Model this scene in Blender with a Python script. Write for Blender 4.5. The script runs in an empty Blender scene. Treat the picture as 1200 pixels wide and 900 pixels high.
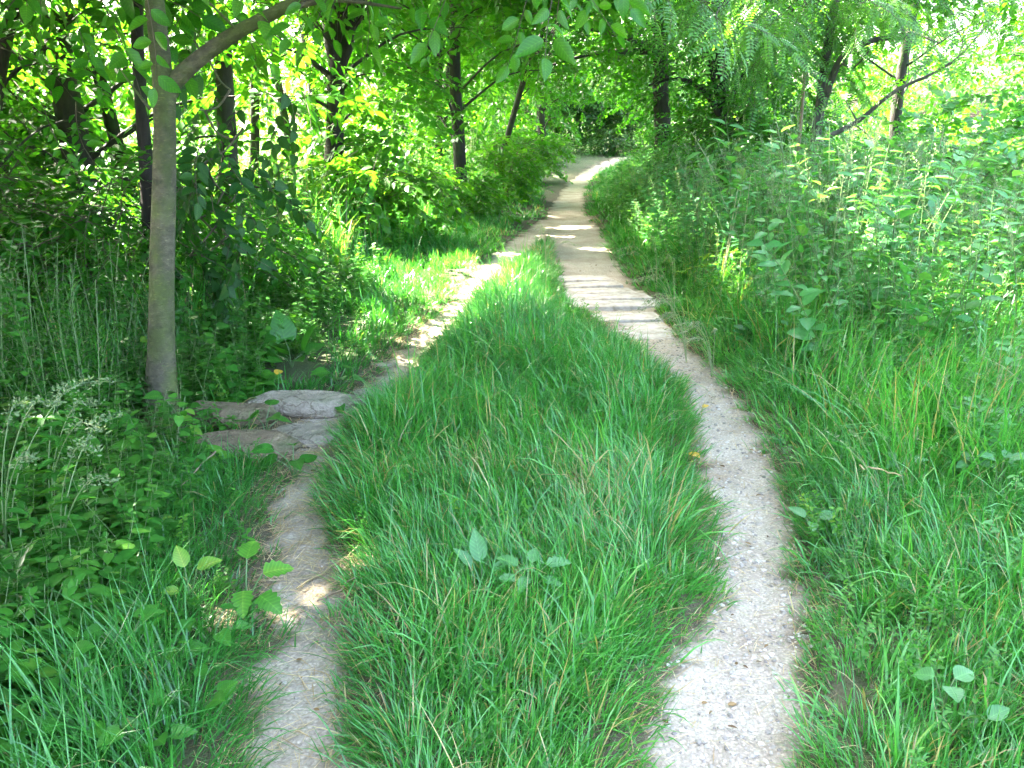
import bpy, math, random
import numpy as np

rng = np.random.default_rng(11)
random.seed(5)
C = bpy.context.scene.collection
R = math.radians

# ------------------------------------------------------------------ camera numbers
CAM_H, PITCH, FPX = 1.6, R(15.5), 1150.0
SUN_AZ, SUN_EL = R(-54), R(47)          # azimuth from +Y towards +X
SUN = np.array([math.sin(SUN_AZ)*math.cos(SUN_EL), math.cos(SUN_AZ)*math.cos(SUN_EL), math.sin(SUN_EL)])

def ray(px, py):
    a, b = (px-600)/FPX, (450-py)/FPX
    cp, sp = math.cos(PITCH), math.sin(PITCH)
    return np.array([a, cp + b*sp, -sp + b*cp])
def at(px, py):
    d = ray(px, py); t = -CAM_H/d[2]
    return np.array([d[0]*t, d[1]*t])
def P3(px, py, Y):
    d = ray(px, py); t = Y/d[1]
    return np.array([d[0]*t, Y, CAM_H + d[2]*t])

# ------------------------------------------------------------------ noise
def _h(ix, iy, s):
    n = (ix.astype(np.int64)*374761393 + iy.astype(np.int64)*668265263 + s*982451653) & 0x7fffffff
    n = ((n ^ (n >> 13))*1274126177) & 0x7fffffff
    return ((n ^ (n >> 16)) & 0xffff)/65535.0
def vn(x, y, s=0):
    x = np.asarray(x, float); y = np.asarray(y, float)
    ix, iy = np.floor(x), np.floor(y); fx, fy = x-ix, y-iy
    fx, fy = fx*fx*(3-2*fx), fy*fy*(3-2*fy)
    a, b = _h(ix, iy, s), _h(ix+1, iy, s); c, d = _h(ix, iy+1, s), _h(ix+1, iy+1, s)
    return (a*(1-fx)+b*fx)*(1-fy) + (c*(1-fx)+d*fx)*fy
def fbm(x, y, s=0, o=3):
    v, a, f, t = 0, .5, 1., 0
    for k in range(o):
        v = v + a*vn(x*f, y*f, s+k*7); t += a; a *= .5; f *= 2.03
    return v/t
def sst(x, a, b):
    t = np.clip((x-a)/(b-a), 0, 1); return t*t*(3-2*t)

# ------------------------------------------------------------------ the two ruts (pixel row -> left, right edge)
RUT_R = [(1300,745,975),(1080,760,950),(900,775,937),(800,800,932),(700,832,934),(600,834,922),(550,824,905),(500,816,885),(455,796,856),
         (430,768,834),(400,735,796),(375,712,780),(350,672,765),(330,655,745),(300,648,720),(270,640,706),(255,640,694),(240,645,685),(225,656,687),(210,668,692),(200,684,706),(192,700,728),(186,715,742),(180,735,764),(174,760,800)]
RUT_L = [(1300,215,420),(1080,255,425),(900,290,412),(800,302,408),(720,312,414),(650,318,408),(600,318,385),(560,336,386),(520,330,388),
         (490,352,408),(460,424,472),(440,438,482),(400,478,516),(370,502,540),(340,532,566),(310,560,600),(290,588,630),(270,612,645),(256,632,660)]
def rut(tab):
    L = np.array([at(a, y) for y, a, b in tab]); Rr = np.array([at(b, y) for y, a, b in tab])
    c = (L+Rr)/2; w = np.linalg.norm(Rr-L, axis=1)/2; w = w+(.03 if tab is RUT_R else .008)*(c[:, 1] < 9)
    # resample along Y
    Y = c[:, 1]; yy = np.linspace(Y[0], Y[-1], 500)
    xc = np.interp(yy, Y, c[:, 0]); ww = np.interp(yy, Y, w)
    k = np.ones(9)/9
    xs = np.convolve(np.pad(xc, 4, mode='edge'), k, 'valid')
    return yy, xs, ww
RR, RL = rut(RUT_R), rut(RUT_L)
def m_of(tab, x, y):
    yy, xc, w = tab
    X = np.interp(y, yy, xc); W = np.interp(y, yy, w)
    m = W - np.abs(x-X)
    over = np.maximum(yy[0]-y, y-yy[-1])
    m = np.where(over > 0, m-over, m)
    return m
def mR(x, y): return m_of(RR, x, y)
def mL(x, y): return m_of(RL, x, y)
def mask(x, y):
    n = (fbm(x*5, y*5, 3)-.5)*.16 + (fbm(x*17, y*17, 9, 2)-.5)*.09
    return np.maximum(mR(x, y), mL(x, y)) + n
def base_h(x, y):
    x = np.asarray(x, float); y = np.asarray(y, float)
    h = (fbm(x*.35+5, y*.35, 21)-.5)*.12 + (fbm(x*1.7, y*1.7, 31)-.5)*.05
    h = h*sst(np.hypot(x, y), 0, 6)*(1-.85*sst(y, 11, 19)*sst(-y, -60, -42))
    h = h + .10*sst(x, 3.0, 8.0) - .10*sst(-x, 3.0, 9.0)
    h = h + .05*np.exp(-((x-.25)**2)/.25)*sst(y, 1, 3)*sst(-y, -12, -9)
    return h
def ground(x, y):
    m = mask(x, y)
    return base_h(x, y) - .05*sst(m, -.12, .12)
def gz(x, y):
    return float(ground(np.array([x]), np.array([y]))[0])

def path_z(x, y):
    mm = mask(x, y)
    return ground(x, y) + np.clip(mm, -.05, .05)*.3 + ((fbm(x*6, y*6, 40)-.5)*.022+(fbm(x*14, y*14, 41)-.5)*.020+(fbm(x*45, y*45, 43, 2)-.5)*.009)*sst(mm, -.02, .08)
# corridor kept free of low foliage: left / right limit by distance
CY = [0, 3, 5, 8, 10, 13, 16, 20, 25, 30, 36, 38]
CL = [-1.5, -1.7, -1.95, -1.8, -1.5, -.9, -.45, .2, 1.1, 1.9, 3.2, 4.2]
CR = [1.9, 2.1, 2.1, 2.3, 2.35, 2.5, 2.6, 2.9, 3.3, 3.9, 5.0, 5.4]
def corridor(p, zmax=2.5):
    y = p[:, 1]
    return (p[:, 0] > np.interp(y, CY, CL)) & (p[:, 0] < np.interp(y, CY, CR)) & (y > -3) & (y < 37) & (p[:, 2] < zmax-.5*sst(y, 14, 24))

# gaps in the canopy through which the sun reaches the ground: (px, py, rx, ry) seen on the ground, metres
def gp(px, py, rx, ry, z=0, zmin=.9):
    if z:
        d = ray(px, py); t = (z-CAM_H)/d[2]; q = np.array([d[0]*t, d[1]*t])
        q = q - SUN[:2]/SUN[2]*z
    else: q = at(px, py)
    return (q[0], q[1], rx, ry, zmin)
GAPS = [gp(672,264,.42,.20), gp(660,276,.28,.10), gp(645,251,.22,.10), gp(702,291,.22,.10), gp(575,312,.28,.35), gp(620,332,.12,.15), gp(603,297,.15,.2),
        gp(868,310,.32,.3,.45), gp(770,255,.35,.5,.4), gp(560,235,.6,.8), gp(490,335,.35,.4), gp(505,275,.5,.6),
        gp(480,682,.12,.10), gp(418,672,.14,.03), gp(352,742,.21,.055), gp(315,748,.05,.0), gp(205,725,.12,.08), gp(985,590,.13,.15),
        gp(765,200,.4,.8,.6), gp(820,235,.3,.4,.7),
        gp(400,235,1.3,1.4,.9,2.6), gp(300,235,1.3,1.6,.9,2.6), gp(470,215,1.,1.2,.9,2.4), gp(150,190,1.6,2.5,.9,2.8), gp(360,190,2.5,3,.5,2.8),
         gp(1050,205,.7,.6,1.2,2.6)]
def sun_gap(p):
    g = p[:, :2] - (SUN[:2]/SUN[2])[None]*p[:, 2:3]
    drop = np.zeros(len(p), bool)
    for cx, cy, rx, ry, zm in GAPS:
        e = .09 if zm < 1 else 0
        drop |= (((g[:, 0]-cx)/(rx+e))**2 + ((g[:, 1]-cy)/(ry+e))**2 < 1) & (p[:, 2] > zm)
    back = sst(g[:, 1], 9, 14)
    wood = sst(-g[:, 0], -.6, 2.4)*sst(g[:, 1], 9, 14)
    shade = (np.abs(g[:, 0]-np.interp(g[:, 1], RR[0], RR[1])) < 1.7) & (g[:, 1] < 36)
    shade |= (np.hypot(g[:, 0]-3.4, g[:, 1]-40) < 5.0) | (np.hypot(g[:, 0]-3.2, g[:, 1]-15.2) < 2.0)
    drop |= (fbm(g[:, 0]*.55, g[:, 1]*.55, 77) > 1.0-.44*back-.12*wood) & (p[:, 2] > 4.2) & ~shade
    fleck = (fbm(g[:, 0]*1.6, g[:, 1]*1.6, 79) > .735-.03*sst(-np.abs(g[:, 0]-.3), -1.2, -.6)-.055*sst(g[:, 0]-np.interp(g[:, 1], RR[0], RR[1]), 1., 2.2)*sst(g[:, 1], 5.5, 8)) & (g[:, 1] > 2.6)
    drop |= fleck & (p[:, 2] > 1.5) & ~(shade & (g[:, 1] > 8))
    return drop
# sight lines that stay fairly open, as in the wood itself: trunks and two bright clearings
SIGHT = [((160,20),(172,300),7.,7,.6), ((62,10),(100,260),9.,16,.7), ((112,70),(152,240),10.5,12,.75), ((14,5),(-6,110),7.5,10,.6), ((262,60),(266,250),9.5,12,.5), ((323,80),(341,190),17.,12,.85),
         ((394,0),(388,220),12.5,14,.75), ((533,90),(537,190),16.5,10,.6), ((612,100),(586,185),20.,9,.6), ((190,0),(192,480),5.05,24,1.), ((205,95),(370,0),5.0,16,.9), ((966,30),(957,150),11.5,10,.9), ((946,60),(938,140),13,6,.7),
         ((960,165),(1128,62),10,10,.8), ((770,20),(775,150),21.,12,.5), ((310,140),(330,235),60,30,.85), ((1020,120),(1060,90),60,30,.55), ((1000,60),(1080,40),60,16,.5), ((130,120),(140,180),60,20,.4), ((425,60),(440,100),60,10,.4), ((645,128),(730,140),37,20,.7)]
def sight(p):
    y = np.maximum(p[:, 1], .5); d = p-np.array([0, 0, CAM_H]); cp, sp = math.cos(PITCH), math.sin(PITCH)
    dep = np.maximum(d[:, 1]*cp-d[:, 2]*sp, .3); px = 600+FPX*d[:, 0]/dep; py = 450-FPX*(d[:, 1]*sp+d[:, 2]*cp)/dep
    drop = np.zeros(len(p), bool)
    for (x0, y0), (x1, y1), Y, hw, pr in SIGHT:
        t = np.clip(((px-x0)*(x1-x0)+(py-y0)*(y1-y0))/((x1-x0)**2+(y1-y0)**2), 0, 1)
        dist = np.hypot(px-x0-t*(x1-x0), py-y0-t*(y1-y0))
        drop |= (dist < hw+.10*FPX/dep) & (p[:, 1] < Y-.25) & (p[:, 1] > .5) & (rng.random(len(p)) < pr)
    return drop

# ------------------------------------------------------------------ mesh building
class Geo:
    def __init__(s): s.v=[]; s.t=[]; s.q=[]; s.tm=[]; s.qm=[]; s.a=[]; s.b=[]; s.n=0
    def add(s, v, t=None, q=None, tint=.5, mat=0, tm=None, qm=None, uv=None):
        v = np.asarray(v, np.float32).reshape(-1, 3); k = len(v)
        s.v.append(v)
        s.b.append(np.broadcast_to(np.array([1., .5], np.float32), (k, 2)) if uv is None else np.asarray(uv, np.float32))
        s.a.append(np.broadcast_to(np.asarray(tint, np.float32), (k,)))
        if t is not None and len(t):
            t = np.asarray(t, np.int64).reshape(-1, 3); s.t.append(t+s.n); s.tm.append(np.full(len(t), mat) if tm is None else tm)
        if q is not None and len(q):
            q = np.asarray(q, np.int64).reshape(-1, 4); s.q.append(q+s.n); s.qm.append(np.full(len(q), mat) if qm is None else qm)
        s.n += k
    def tpl(s):
        cat = lambda l, w: np.concatenate(l) if l else np.zeros((0, w), np.int64)
        c1 = lambda l: np.concatenate(l) if l else np.zeros(0, np.int64)
        return dict(v=np.concatenate(s.v), t=cat(s.t, 3), q=cat(s.q, 4), tm=c1(s.tm), qm=c1(s.qm), a=np.concatenate(s.a), b=np.concatenate(s.b))
    def inst(s, T, pos, rot, sc, tint=None, mat=None):
        """copies of template T into this mesh: pos (n,3), rot (n,3,3), sc (n,) or (n,3)"""
        n = len(pos)
        if n == 0: return
        sc = np.asarray(sc, float)
        if sc.ndim == 1: sc = np.repeat(sc[:, None], 3, 1)
        k = len(T['v'])
        v = np.einsum('nij,nkj->nki', rot, T['v'][None]*sc[:, None, :]) + pos[:, None, :]
        off = (np.arange(n)*k)[:, None, None]
        a = np.repeat(T['a'][None], n, 0)
        if tint is not None: a = a + np.asarray(tint)[:, None]
        t = (T['t'][None]+off).reshape(-1, 3); q = (T['q'][None]+off).reshape(-1, 4)
        s.add(v.reshape(-1, 3), t, q, a.reshape(-1), tm=np.tile(T['tm'], n) if mat is None else np.full(len(t), mat),
              qm=np.tile(T['qm'], n) if mat is None else np.full(len(q), mat), uv=np.tile(T['b'], (n, 1)) if 'b' in T else None)
    def mesh(s, name, mats, smooth=True):
        T = s.tpl(); vein = bool((T['b'][:, 0] < .9).any()); me = bpy.data.meshes.new(name)
        nt, nq = len(T['t']), len(T['q'])
        me.vertices.add(len(T['v'])); me.vertices.foreach_set('co', T['v'].astype(np.float32).ravel())
        me.loops.add(nt*3+nq*4); me.loops.foreach_set('vertex_index', np.concatenate([T['t'].ravel(), T['q'].ravel()]).astype(np.int32))
        me.polygons.add(nt+nq)
        me.polygons.foreach_set('loop_start', np.concatenate([np.arange(nt)*3, nt*3+np.arange(nq)*4]).astype(np.int32))
        me.polygons.foreach_set('material_index', np.concatenate([T['tm'], T['qm']]).astype(np.int32))
        me.polygons.foreach_set('use_smooth', np.full(nt+nq, smooth))
        at_ = me.attributes.new('tint', 'FLOAT', 'POINT'); at_.data.foreach_set('value', np.clip(T['a'], 0, 1).astype(np.float32))
        if vein and len(T['v']) < 400000: ab = me.attributes.new('vein', 'FLOAT2', 'POINT'); ab.data.foreach_set('vector', T['b'].astype(np.float32).ravel())
        for m in (mats if isinstance(mats, (list, tuple)) else [mats]): me.materials.append(m)
        me.update(calc_edges=True); me.validate()
        return me
    def build(s, name, mats, parent=None, smooth=True):
        o = bpy.data.objects.new(name, s.mesh(name, mats, smooth)); C.objects.link(o); o.parent = parent
        return o

def tag(o, label=None, cat=None, group=None, kind=None):
    if label: o['label'] = label
    if cat: o['category'] = cat
    if group: o['group'] = group
    if kind: o['kind'] = kind
    return o
def empty(name, loc, label, cat, group=None):
    o = bpy.data.objects.new(name, None); C.objects.link(o); o.location = loc; o.empty_display_size = .1
    return tag(o, label, cat, group)
def copy_tree(o, parent=None):
    c = o.copy(); C.objects.link(c); c.parent = parent
    for ch in [x for x in bpy.data.objects if x.parent == o]: copy_tree(ch, c)
    return c

def frames(D, N):
    """rotation matrices: y along D, z near N"""
    D = D/np.linalg.norm(D, axis=1, keepdims=True)
    X = np.cross(D, N); l = np.linalg.norm(X, axis=1, keepdims=True); bad = l[:, 0] < 1e-4
    X = np.where(bad[:, None], np.array([[1., 0, 0]]), X/np.maximum(l, 1e-6))
    Z = np.cross(X, D)
    return np.stack([X, D, Z], axis=2)
def rnd_dir(n, up=0., spread=1.):
    a = rng.uniform(0, 2*np.pi, n)
    return np.stack([np.cos(a)*spread, np.sin(a)*spread, np.full(n, up)], 1)
def jit(n, s): return rng.normal(0, s, (n, 3))

def tube(g, pts, rad, sides=8, mat=0, tint=.5, wob=0., cap=True):
    pts = np.asarray(pts, float); n = len(pts); rad = np.broadcast_to(np.asarray(rad, float), (n,))
    d = np.gradient(pts, axis=0); d /= np.linalg.norm(d, axis=1, keepdims=True)+1e-9
    ref = np.array([1., 0, 0]) if abs(d[0][0]) < .8 else np.array([0, 1., 0])
    X = np.cross(d, ref); X /= np.linalg.norm(X, axis=1, keepdims=True)+1e-9; Y = np.cross(d, X)
    a = np.arange(sides)*2*np.pi/sides
    r = rad[:, None]*np.ones(sides)[None]
    if wob: r = r*(1+wob*(rng.random((n, sides))-.5)+wob*(rng.random((1, sides))-.5))
    v = pts[:, None]+r[:, :, None]*(np.cos(a)[None, :, None]*X[:, None]+np.sin(a)[None, :, None]*Y[:, None])
    i = np.arange(n-1)[:, None]*sides; j = np.arange(sides)[None]; j2 = (j+1) % sides
    q = np.stack([i+j, i+j2, i+sides+j2, i+sides+j], -1).reshape(-1, 4)
    g.add(v.reshape(-1, 3), None, q, tint, mat)
    if cap:
        for e, ring in ((0, v[0]), (n-1, v[-1])):
            c = np.concatenate([ring, pts[e][None]])
            f = [(k, (k+1) % sides, sides) if e else ((k+1) % sides, k, sides) for k in range(sides)]
            g.add(c, f, None, tint, mat)
def curve(pts, n=12):
    """smooth polyline through control points (Catmull-Rom)"""
    p = np.asarray(pts, float); p = np.concatenate([[2*p[0]-p[1]], p, [2*p[-1]-p[-2]]]); out = []
    segs = len(p)-3
    for i in range(segs):
        for t in np.linspace(0, 1, max(2, n//segs), endpoint=(i == segs-1)):
            a, b, c, d = p[i:i+4]
            out.append(.5*((2*b)+(-a+c)*t+(2*a-5*b+4*c-d)*t*t+(-a+3*b-3*c+d)*t**3))
    return np.array(out)

# ------------------------------------------------------------------ leaf templates (unit length along y, width 1 across x)
def leaf(ys, ws, fold=.18, droop=.12, mat=0):
    """a blade with a midrib: stations ys, half widths ws; the first and last station are points on the rib"""
    g = Geo(); n = len(ys); ys = np.array(ys, float); ws = np.array(ws, float)
    z = -droop*ys**2
    M = np.stack([0*ys, ys, z], 1)
    Lf = np.stack([-ws, ys+.0*ws, z+fold*ws], 1); Rt = np.stack([ws, ys, z+fold*ws], 1)
    v = np.concatenate([M, Lf, Rt]); t = []; q = []
    for i in range(n-1):
        if ws[i] < 1e-6 and ws[i+1] < 1e-6: continue
        if ws[i] < 1e-6: t += [(i, i+1, n+i+1), (i, 2*n+i+1, i+1)]
        elif ws[i+1] < 1e-6: t += [(i, i+1, n+i), (i, 2*n+i, i+1)]
        else: q += [(i, i+1, n+i+1, n+i), (i, 2*n+i, 2*n+i+1, i+1)]
    aw = np.concatenate([0*ws, ws, ws]); yy = np.concatenate([ys, ys, ys])
    g.add(v, t, q, np.concatenate([np.full(n, .10), np.full(2*n, -.03)]), mat, uv=np.stack([aw, yy-.5*aw], 1)); return g.tpl()
DIA = leaf([0, .42, 1], [0, .5, 0])
OVAL = leaf([0, .12, .38, .68, 1], [0, .30, .5, .36, 0])
OVAL2 = leaf([0, .06, .18, .34, .5, .68, .85, .95, 1], [0, .22, .42, .5, .48, .38, .2, .08, 0], .22, .22)
HEART = leaf([.0, -.12, .05, .25, .48, .7, .88, 1], [0, .30, .5, .55, .46, .3, .12, 0], .12, .2)
LANCE = leaf([0, .25, .6, 1], [0, .5, .42, 0], .25, .25)
LOBED = leaf([0, .08, .2, .3, .42, .52, .64, .74, .86, 1], [0, .26, .46, .36, .5, .36, .42, .24, .22, 0], .2, .3)

def spray(leafT, nl, L, W, pairs=False, twig=.004, up=0.0, seed=0, terminal=True, tintj=.10, droop=.25):
    """a twig about 0.5 m long carrying nl leaves"""
    r = np.random.default_rng(seed); g = Geo()
    n = 7; s = np.linspace(0, 1, n)
    tw = np.stack([.05*np.sin(s*3+seed), .5*s, -.5*droop*s*s], 1)
    tube(g, tw, np.linspace(twig, twig*.4, n), 3, 1, .5, cap=False)
    for k in range(nl):
        f = .15+.85*(k+.5)/nl
        p = np.array([np.interp(f, s, tw[:, i]) for i in range(3)])
        side = -1 if k % 2 else 1
        ang = side*r.uniform(.7, 1.25)
        if terminal and k == nl-1: ang = r.uniform(-.2, .2)
        D = np.array([[math.sin(ang), math.cos(ang), r.uniform(-.55, .1)+up]])
        N = np.array([[r.normal(0, .35), r.normal(0, .35), 1.]])
        ll = L*r.uniform(.65, 1.15)*(1-.25*f*(not terminal))
        g.inst(leafT, p[None]+D*.015, frames(D, N), np.array([[W*ll/L, ll, ll]]), [r.normal(0, tintj)])
    return g.tpl()
def pinnate(seed=0, n=8, L=.04, W=.018, length=.22):
    """a feather leaf with n pairs of leaflets"""
    r = np.random.default_rng(seed); g = Geo(); s = np.linspace(0, 1, 6)
    rib = np.stack([0*s, length*s, -.06*s*s], 1); tube(g, rib, .0012, 3, 1, .5, cap=False)
    for k in range(n):
        f = .2+.75*k/(n-1); p = np.array([[0, length*f, -.06*f*f]])
        for sd in (-1, 1):
            D = np.array([[sd, .28, r.uniform(-.25, .05)]]); N = np.array([[r.normal(0, .2), 0, 1.]])
            g.inst(DIA if n > 9 else OVAL, p, frames(D, N), np.array([[W, L*r.uniform(.85, 1.1), L]]), [r.normal(0, .06)])
    D = np.array([[0, 1., -.3]]); g.inst(OVAL, rib[-1:], frames(D, np.array([[0, 0, 1.]])), np.array([[W, L, L]]), [0.])
    return g.tpl()
def pin_spray(seed=0):
    r = np.random.default_rng(seed); g = Geo(); s = np.linspace(0, 1, 6)
    tw = np.stack([.04*np.sin(s*4+seed), .5*s, -.08*s*s], 1); tube(g, tw, np.linspace(.004, .0015, 6), 3, 1, .5, cap=False)
    for k in range(7):
        f = .1+.9*k/6; p = np.array([[np.interp(f, s, tw[:, i]) for i in range(3)]]); ang = (1 if k % 2 else -1)*r.uniform(.5, 1.1)*(k < 6)
        D = np.array([[math.sin(ang), math.cos(ang), r.uniform(-.5, 0)]]); N = np.array([[r.normal(0, .25), r.normal(0, .25), 1.]])
        g.inst(pinnate(seed*10+k), p, frames(D, N), np.array([r.uniform(.85, 1.2)]), [r.normal(0, .06)])
    return g.tpl()
SP_BROAD = [spray(OVAL, 11, .12, .068, seed=i) for i in range(4)]
SP_FINE = [spray(OVAL, 17, .075, .040, seed=10+i) for i in range(4)]
SP_FAR = [spray(DIA, 12, .13, .08, seed=20+i, twig=.005) for i in range(3)]
SP_TOP = [spray(DIA, 9, .19, .12, seed=30+i, twig=.006) for i in range(3)]
SP_VINE = [spray(HEART, 8, .125, .08, seed=40+i, droop=.9, up=-.5) for i in range(3)]
SP_PIN = [pin_spray(50+i) for i in range(3)]
SP_NEAR = [spray(OVAL2, 8, .13, .066, seed=60+i, droop=.5, up=-.25) for i in range(3)]

# ------------------------------------------------------------------ materials
def nodes(name):
    m = bpy.data.materials.new(name); m.use_nodes = True; nt = m.node_tree; nt.nodes.clear()
    out = nt.nodes.new('ShaderNodeOutputMaterial')
    return m, nt, out
def N(nt, kind, **kw):
    n = nt.nodes.new(kind)
    for k, v in kw.items():
        if k.startswith('i_'): n.inputs[k[2:].replace('_', ' ')].default_value = v
        else: setattr(n, k, v)
    return n
def ramp(nt, stops, src=None, interp='LINEAR'):
    r = nt.nodes.new('ShaderNodeValToRGB'); e = r.color_ramp.elements; r.color_ramp.interpolation = interp
    while len(e) < len(stops): e.new(.5)
    for el, (p, c) in zip(e, stops): el.position = p; el.color = (*c, 1) if len(c) == 3 else c
    if src is not None: nt.links.new(src, r.inputs[0])
    return r
def leaf_mat(name, stops, trans=.42, rough=.36, tcol=(1.9, 1.75, .45), spec=.5, nscale=0):
    m, nt, out = nodes(name)
    a = N(nt, 'ShaderNodeAttribute', attribute_name='tint')
    r = ramp(nt, stops, a.outputs['Fac'])
    geo = N(nt, 'ShaderNodeNewGeometry')
    nz = N(nt, 'ShaderNodeTexNoise', i_Scale=60., i_Detail=2.); nt.links.new(geo.outputs['Position'], nz.inputs['Vector'])
    mr = N(nt, 'ShaderNodeMapRange'); mr.inputs['To Min'].default_value = .72; mr.inputs['To Max'].default_value = 1.28
    nt.links.new(nz.outputs['Fac'], mr.inputs['Value'])
    mx = N(nt, 'ShaderNodeMix', data_type='RGBA', blend_type='MULTIPLY'); mx.inputs['Factor'].default_value = 1
    nt.links.new(r.outputs[0], mx.inputs['A']); nt.links.new(mr.outputs[0], mx.inputs['B'])
    va = N(nt, 'ShaderNodeAttribute', attribute_name='vein'); sx = N(nt, 'ShaderNodeSeparateXYZ'); nt.links.new(va.outputs['Vector'], sx.inputs[0])
    fr = N(nt, 'ShaderNodeMath', operation='MULTIPLY'); fr.inputs[1].default_value = 8.; nt.links.new(sx.outputs[1], fr.inputs[0])
    pp = N(nt, 'ShaderNodeMath', operation='PINGPONG'); pp.inputs[1].default_value = .5; nt.links.new(fr.outputs[0], pp.inputs[0])
    vr = ramp(nt, [(0, (1.35, 1.25, 1.2)), (.11, (1, 1, 1)), (.5, (.90,)*3)], pp.outputs[0])
    rr = ramp(nt, [(0, (1.45, 1.3, 1.3)), (.035, (1, 1, 1))], sx.outputs[0])
    has = N(nt, 'ShaderNodeMath', operation='GREATER_THAN'); has.inputs[1].default_value = 1e-5
    ab = N(nt, 'ShaderNodeVectorMath', operation='LENGTH'); nt.links.new(va.outputs['Vector'], ab.inputs[0]); nt.links.new(ab.outputs['Value'], has.inputs[0])
    v1 = N(nt, 'ShaderNodeMix', data_type='RGBA', blend_type='MULTIPLY'); nt.links.new(has.outputs[0], v1.inputs['Factor'])
    nt.links.new(mx.outputs['Result'], v1.inputs['A']); nt.links.new(vr.outputs[0], v1.inputs['B'])
    v2 = N(nt, 'ShaderNodeMix', data_type='RGBA', blend_type='MULTIPLY'); nt.links.new(has.outputs[0], v2.inputs['Factor'])
    nt.links.new(v1.outputs['Result'], v2.inputs['A']); nt.links.new(rr.outputs[0], v2.inputs['B'])
    col = v2.outputs['Result']
    p = N(nt, 'ShaderNodeBsdfPrincipled', i_Roughness=rough); p.inputs['Specular IOR Level'].default_value = spec
    nt.links.new(col, p.inputs['Base Color'])
    tm = N(nt, 'ShaderNodeMix', data_type='RGBA', blend_type='MULTIPLY'); tm.inputs['Factor'].default_value = 1
    tm.inputs['B'].default_value = (*tcol, 1); nt.links.new(col, tm.inputs['A'])
    t = N(nt, 'ShaderNodeBsdfTranslucent'); nt.links.new(tm.outputs['Result'], t.inputs['Color'])
    ms = N(nt, 'ShaderNodeMixShader'); ms.inputs[0].default_value = trans
    nt.links.new(p.outputs[0], ms.inputs[1]); nt.links.new(t.outputs[0], ms.inputs[2]); nt.links.new(ms.outputs[0], out.inputs[0])
    return m
STRAW = (.42, .34, .16)
M_GRASS = leaf_mat('grass', [(0, (.032, .128, .026)), (.4, (.052, .245, .042)), (.72, (.096, .335, .064)), (.88, (.17, .35, .07)), (.93, (.26, .20, .08)), (1, (.48, .40, .20))], .36, .29, spec=.7, tcol=(1.6, 1.75, .55))
M_HERB = leaf_mat('herb_leaf', [(0, (.020, .095, .014)), (.5, (.046, .195, .026)), (.85, (.095, .28, .035)), (1, (.19, .32, .05))], .42, .38, spec=.4)
M_BANK = leaf_mat('bank_leaf', [(0, (.030, .130, .040)), (.5, (.062, .245, .075)), (.85, (.11, .32, .095)), (1, (.18, .36, .12))], .42, .34)
M_LEAF = leaf_mat('tree_leaf', [(0, (.020, .100, .012)), (.5, (.038, .170, .016)), (1, (.078, .235, .022))], .50, .38, spec=.4)
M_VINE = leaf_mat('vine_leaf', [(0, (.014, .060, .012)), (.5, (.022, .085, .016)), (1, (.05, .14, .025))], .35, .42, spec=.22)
M_BLUE = leaf_mat('waxy_leaf', [(0, (.035, .125, .040)), (.5, (.055, .19, .060)), (1, (.10, .26, .09))], .3, .36, tcol=(1.4, 1.6, .6), spec=.4)
M_LOCUST = leaf_mat('locust_leaf', [(0, (.04, .14, .035)), (.5, (.065, .20, .045)), (1, (.10, .27, .05))], .45, .38)
M_STRAW = leaf_mat('dry_grass', [(0, (.26, .19, .09)), (.5, (.42, .34, .18)), (1, (.55, .48, .30))], .25, .5, tcol=(1, .9, .6), spec=.25)
M_DRYLEAF = leaf_mat('dry_leaf', [(0, (.10, .06, .03)), (.5, (.22, .14, .06)), (1, (.42, .30, .13))], .2, .55, tcol=(1, .8, .4), spec=.25)
M_SEED = leaf_mat('seed_head', [(0, (.09, .18, .07)), (.5, (.18, .26, .12)), (1, (.40, .42, .27))], .3, .5, tcol=(1.1, 1.1, .7), spec=.25)
M_YELLOW = leaf_mat('yellow_leaf', [(0, (.55, .33, .03)), (1, (.62, .42, .05))], .3, .45, tcol=(1.2, 1, .4))

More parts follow.
